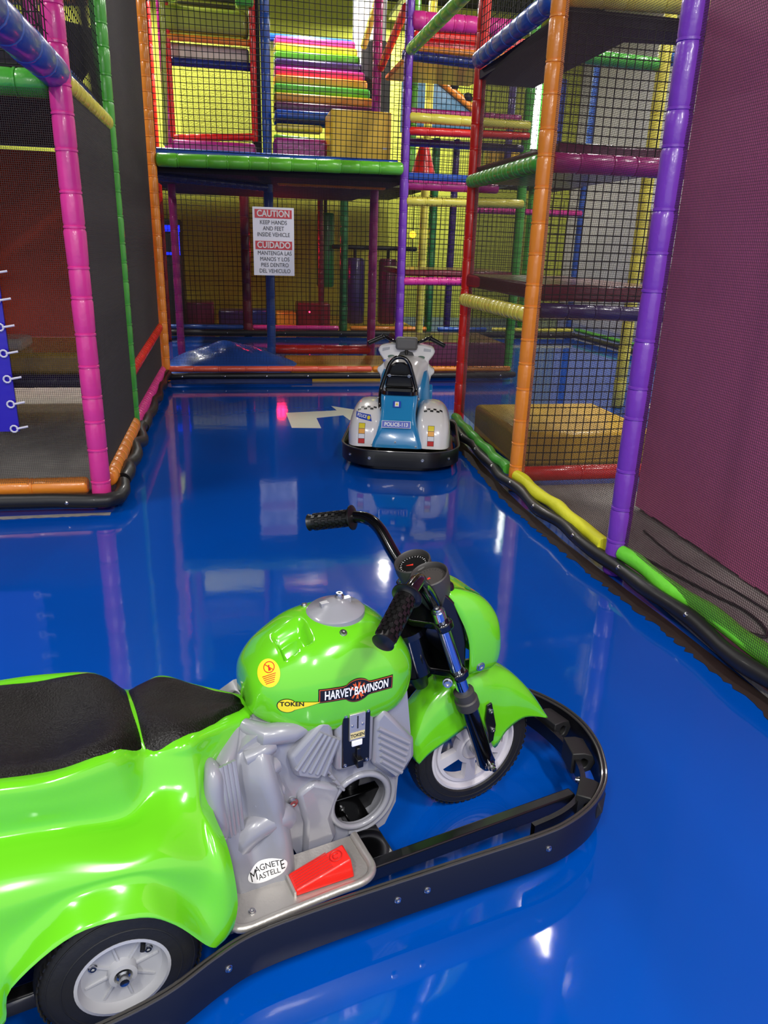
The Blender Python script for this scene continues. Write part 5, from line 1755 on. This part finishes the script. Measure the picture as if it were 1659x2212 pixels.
for sg_ in (-1, 1):
    nt_ = []
    for i in range(25):
        u = PI * i / 24
        r = []
        for k in range(33):
            v = PI * k / 32
            f = lambda c_, e_: math.copysign(abs(c_) ** e_, c_)
            X = 0.128 * f(math.cos(v), 0.5)
            S = abs(math.sin(v)) ** 0.5
            Y = 0.29 * f(math.cos(u), 0.6) * S
            Z = 0.275 * abs(math.sin(u)) ** 0.55 * S
            zz = Z * (1 - 0.0 * abs(X))
            drop_ = 0.06 * max(0, sg_ * X / 0.128) ** 2
            r.append(Vector((sg_ * 0.238 - 0.01 + X, 0.345 - Y + 0.10 * (Z / 0.275) ** 2 * (1 if Y > 0 else 0.3), 0.165 + zz * (1 - drop_ / 0.275))))
        nt_.append(r)
    q = MB()
    q.grid(nt_)
    fe = q.build('rear_fender', PW, PB, sharp=70, fixn=True)
    tgt.append((fe, bvh([q])))
    # checks on the top
    tr = tgt[-1][1]
    sq = []
    for a in range(6):
        for b_ in range(2):
            if (a + b_) % 2 == 0:
                sq.append([(-0.066 + 0.022 * a, -0.022 + 0.022 * b_), (-0.044 + 0.022 * a, -0.022 + 0.022 * b_), (-0.044 + 0.022 * a, 0.022 * b_), (-0.066 + 0.022 * a, 0.022 * b_)])
    decal(tr, sq, (sg_ * 0.235 - 0.01, 0.20, 0.46), (1, 0, 0), (0, 1, 0), (0, 0.25, -1), 'check_strip', fe, SBLK, 0.0015)
# blue centre body: rounded rectangles stacked by height
def stack(levels, name, m, parent, r=0.04, sharp=60):
    q_ = MB()
    nt = []
    for (z, hx, y0, y1) in levels:
        rr_ = rrect(hx, y0, y1, min(r, hx * 0.8), 5)
        nt.append([Vector((x, y, z)) for x, y in rr_] + [Vector((rr_[0][0], rr_[0][1], z))])
    cols_ = [smooth_line([row[j] for row in nt], 3) for j in range(len(nt[0]))]
    rows_ = [[c_[i] for c_ in cols_] for i in range(len(cols_[0]))]
    q_.grid(rows_)
    n__ = len(rows_[0])
    q_.f.append(tuple(range(n__ - 1))[::-1])
    q_.f.append(tuple(range((len(rows_) - 1) * n__, len(rows_) * n__ - 1)))
    return q_, q_.build(name, m, parent, sharp=sharp, fixn=True)


qb, cb = stack([(.165, .185, .045, .62), (.20, .178, .05, .62), (.26, .155, .07, .62), (.32, .132, .10, .62), (.37, .124, .14, .62), (.42, .126, .19, .62), (.47, .132, .23, .61), (.495, .130, .245, .60), (.503, .12, .26, .59)], 'centre_body', PBL, PB)
cb.location.x = -0.022
T_cb = bvh([qb])
q = MB()
q.prism(rrect(0.075, 0, 0.09, 0.035, 6), 0, 0.02, lambda x, y, d: Vector((x, d, y)))
q.build('plate_boss', PBL, cb, loc=(-0.008, 0.088, 0.262), bevel=0.008, fixn=True)
npl = empty('number_plate', (-0.030, 0.080, 0.325))
npl.parent = PB
npl.rotation_euler = (math.radians(-24), 0, 0)
q = MB()
q.box((0, 0, 0), (0.205, 0.006, 0.052))
q.build('plate', SWHT, npl, bevel=0.002)
q = MB()
q.box((0, -0.0035, 0), (0.197, 0.002, 0.045))
q.build('plate_face', NAVY, npl, smooth=False)
text_obj('POLICE-113', 0.037, SWHT, 'lettering', npl, (0, -0.0055, -0.002), sx=0.88, bold=0.0007, ext=0.0003)
# hazard sticker
q = MB()
q.box((0, 0, 0), (0.055, 0.004, 0.045))
hz_ = q.build('shield_sticker', NAVY, PB, loc=(-0.034, 0.195, 0.445), bevel=0.001)
hz_.rotation_euler = (math.radians(-30), 0, 0)
q = MB()
q.box((0, -0.003, 0), (0.028, 0.002, 0.034))
q.build('white_label', SWHT, hz_, smooth=False)
q = MB()
q.prism([(-0.010, -0.008), (0.010, -0.008), (0, 0.011)], -0.0052, -0.0042, lambda x, y, d: Vector((x, d, y)))
q.build('warning_triangle', YEL, hz_, smooth=False)
for x, z in ((-0.175, 0.178), (-0.01, 0.205), (0.135, 0.178)):
    h = T_cb.ray_cast(Vector((x, -0.3, z)), Vector((0, 1, 0)))[0]
    if h is not None:
        bolt(cb, h, (0, -1, 0.1), 0.006)
# reflector strips and lettering on the fenders
for (fe, tr), sg_ in zip(tgt, (-1, 1)):
    xx = sg_ * 0.215 - 0.055 if sg_ < 0 else 0.215
    for k, m_ in enumerate((YEL, mat('sticker_amber', 'F5A51E', rough=0.4), SWHT, SRED)):
        z = 0.305 - 0.034 * k
        decal(tr, [[(-0.023, -0.0175), (0.023, -0.0175), (0.023, 0.0175), (-0.023, 0.0175)]], (xx, 0, z), (1, 0, 0), (0, 0, 1), (0, 1, 0), 'strip_border', fe, SBLK, 0.0015)
        decal(tr, [[(-0.021, -0.0155), (0.021, -0.0155), (0.021, 0.0155), (-0.021, 0.0155)]], (xx, 0, z), (1, 0, 0), (0, 0, 1), (0, 1, 0), 'reflector_strip', fe, m_, 0.0024)
tr, fe = tgt[0][1], tgt[0][0]
oo = (-0.262, 0, 0.362)
tl = math.radians(-8)
xx_, yy_ = (math.cos(tl), 0, math.sin(tl)), (-math.sin(tl), 0, math.cos(tl))
decal(tr, [[(-0.062, 0.014), (-0.055, -0.016), (0.062, -0.020), (0.045, 0.018)]], oo, xx_, yy_, (0, 1, 0), 'police_sticker', fe, NAVY, 0.0015)
decal(tr, [text_shape('POLICE', 0.025, sx=0.82, bold=0.0006, dx=-0.016, shear=0.2)], oo, xx_, yy_, (0, 1, 0), 'lettering', fe, SWHT, 0.0024)
decal(tr, [[(0.036 + r_ * math.cos(a), -0.001 + r_ * math.sin(a)) for a, r_ in [(2 * PI * i / 20, 0.015 if i % 2 else 0.009) for i in range(20)]]], oo, xx_, yy_, (0, 1, 0), 'sun_emblem', fe, YEL, 0.0024)
# seat and hoop
q = MB()
q.prism(rrect(0.128, 0.235, 0.60, 0.05, 6), 0.50, 0.528, lambda x, y, d: Vector((x - 0.022, y, d)))
q.build('seat', GLOSS, PB, bevel=0.012, fixn=True)
q = MB()
q.prism([(-0.105, 0.53), (0.105, 0.53), (0.085, 0.64), (0.062, 0.69), (0.03, 0.708), (-0.03, 0.708), (-0.062, 0.69), (-0.085, 0.64)], 0.40, 0.44, lambda x, y, d: Vector((x - 0.03, d, y)))
q.build('backrest_pad', SATIN, PB, bevel=0.012, fixn=True)
hoop = [(-.125, .235, .365), (-.128, .26, .43), (-.130, .33, .51), (-.112, .345, .58), (-.090, .35, .65), (-.070, .355, .705), (-.038, .36, .742), (0, .362, .752), (.038, .36, .742), (.070, .355, .705), (.090, .35, .65), (.112, .345, .58), (.130, .33, .51), (.128, .26, .43), (.125, .235, .365)]
q = MB()
q.tube(smooth_line([(x - 0.03, y, z) for x, y, z in hoop], 4), 0.0135, n=14)
q.tube([(-0.125, 0.35, 0.622), (0.065, 0.35, 0.622)], 0.010, n=10)
hp = q.build('grab_hoop', GLOSS, PB)
for x, y, z, nn in ((-0.10, 0.34, 0.622, (0, -1, 0)), (0.04, 0.34, 0.622, (0, -1, 0)), (-0.175, 0.29, 0.47, (-1, -0.4, 0)), (0.115, 0.29, 0.47, (1, -0.4, 0)), (-0.145, 0.222, 0.375, (0, -1, 0)), (0.085, 0.222, 0.375, (0, -1, 0))):
    bolt(hp, (x, y, z), nn, 0.009)
# front bodywork
qf, ft = stack([(.16, .20, .60, 1.12), (.30, .20, .60, 1.12), (.45, .195, .62, 1.10), (.55, .185, .66, 1.06), (.60, .17, .70, 1.02)], 'side_panel', PBL, PB, r=0.08)
q = MB()
q.prism([(0.60, 0.16), (0.64, 0.16), (0.66, 0.50), (0.62, 0.46)], 0.185, 0.215, lambda x, y, d: Vector((d, x + 0.1, y)))
q.build('panel_edge', PBL, ft, fixn=True, bevel=0.006)
nt_ = []
for (y, hw, zt_, zb_) in [(.52, .07, .56, .50), (.56, .10, .60, .46), (.64, .125, .655, .44), (.74, .15, .685, .47), (.84, .175, .70, .53), (.95, .18, .70, .55), (1.05, .16, .66, .55), (1.12, .10, .60, .55)]:
    r = []
    for k in range(33):
        a = 2 * PI * k / 32
        r.append(Vector((hw * math.copysign(abs(math.cos(a)) ** 0.7, math.cos(a)), y, (zt_ + zb_) / 2 + (zt_ - zb_) / 2 * math.copysign(abs(math.sin(a)) ** 0.8, math.sin(a)))))
    nt_.append(r)
q = MB()
rr = [[v for v in row] for row in nt_]
cols_ = [smooth_line([row[j] for row in rr], 4) for j in range(33)]
rr = [[c_[i] for c_ in cols_] for i in range(len(cols_[0]))]
q.grid(rr)
q.f.append(tuple(range(32)))
q.f.append(tuple(range((len(rr) - 1) * 33, (len(rr) - 1) * 33 + 32)))
tk = q.build('tank_cover', PW, PB, sharp=70, fixn=True)
q = MB()
sh = [(0.0, .80), (.085, .79), (.12, .785), (.17, .775), (.205, .765), (.222, .735), (.205, .70), (.178, .665), (.172, .64), (.195, .615), (.222, .60), (.224, .575), (.20, .55), (.19, .50), (.0, .50)]
sh = sh + [(-x, z) for x, z in sh[-2:0:-1]]
q.prism(sh, 0.86, 0.95, lambda x, y, d: Vector((x * (1 - 0.0), d + (0.80 - y) * -0.15, y)))
fw = q.build('front_fairing', PW, PB, bevel=0.02, fixn=True, sharp=40)
T_fw = bvh([q])
for sg_ in (-1, 1):
    decal(T_fw, [[(-0.028, -0.012), (0.028, -0.006), (0.030, 0.014), (-0.026, 0.012)]], (sg_ * 0.160, 0, 0.742), (1, 0, -0.15 * sg_), (0, 0, 1), (0, 1, 0), 'mirror_sticker', fw, mat('sticker_grey', 'B4B6BA', rough=0.3), 0.0015)
    decal(T_fw, [ell(0, 0, 0.030, 0.013, 24)], (sg_ * 0.115, 0, 0.688), (1, 0, 0), (0, 0, 1), (0, 1, 0), 'dial_sticker', fw, mat('dial_green', '4A6A58', rough=0.4, mottle=0.5, mscale=60), 0.0015)
decal(T_fw, [ell(0, 0, 0.018, 0.009, 20)], (-0.165, 0, 0.655), (1, 0, 0), (0, 0, 1), (0, 1, 0), 'oval_badge', fw, NAVY, 0.0015)
decal(T_fw, [[(-0.06, -0.012), (0.06, -0.012), (0.048, 0.012), (0, 0.024), (-0.048, 0.012)]], (0.0, 0, 0.712), (1, 0, 0), (0, 0, 1), (0, 1, 0), 'dash_recess', fw, SBLK, 0.0015)
ph = empty('handlebar', (0, 0.83, 0.79))
ph.parent = PB
q = MB()
q.tube([(0, 0.03, -0.1), (0, 0, 0.0)], 0.014, n=12)
q.tube(smooth_line([(-0.19, -0.03, 0.05), (-0.165, -0.025, 0.052), (-0.11, -0.01, 0.022), (-0.05, 0, 0.01), (0.05, 0, 0.01), (0.11, -0.01, 0.022), (0.165, -0.025, 0.052), (0.19, -0.03, 0.05)], 4), 0.012, n=12)
q.build('bar_tube', GLOSS, ph)
for sg_ in (-1, 1):
    q = MB()
    a, b = Vector((sg_ * 0.178, -0.03, 0.052)), Vector((sg_ * 0.292, -0.06, 0.002))
    q.tube([a, a.lerp(b, 0.04)], 0.026, n=20)
    q.tube([a.lerp(b, 0.05 * i) for i in range(1, 20)] + [b, b + (b - a) * 0.02], [0.0165 + (0.0014 if i % 2 else 0) for i in range(19)] + [0.019, 0.014], n=18)
    q.build('grip', GRIP, ph)
q = MB()
q.box((0, 0, 0), (0.168, 0.085, 0.095))
pd_ = q.build('handlebar_pad', mat('pad_grey', '6A6966', rough=0.5), ph, loc=(0, -0.01, 0.005), bevel=0.018)
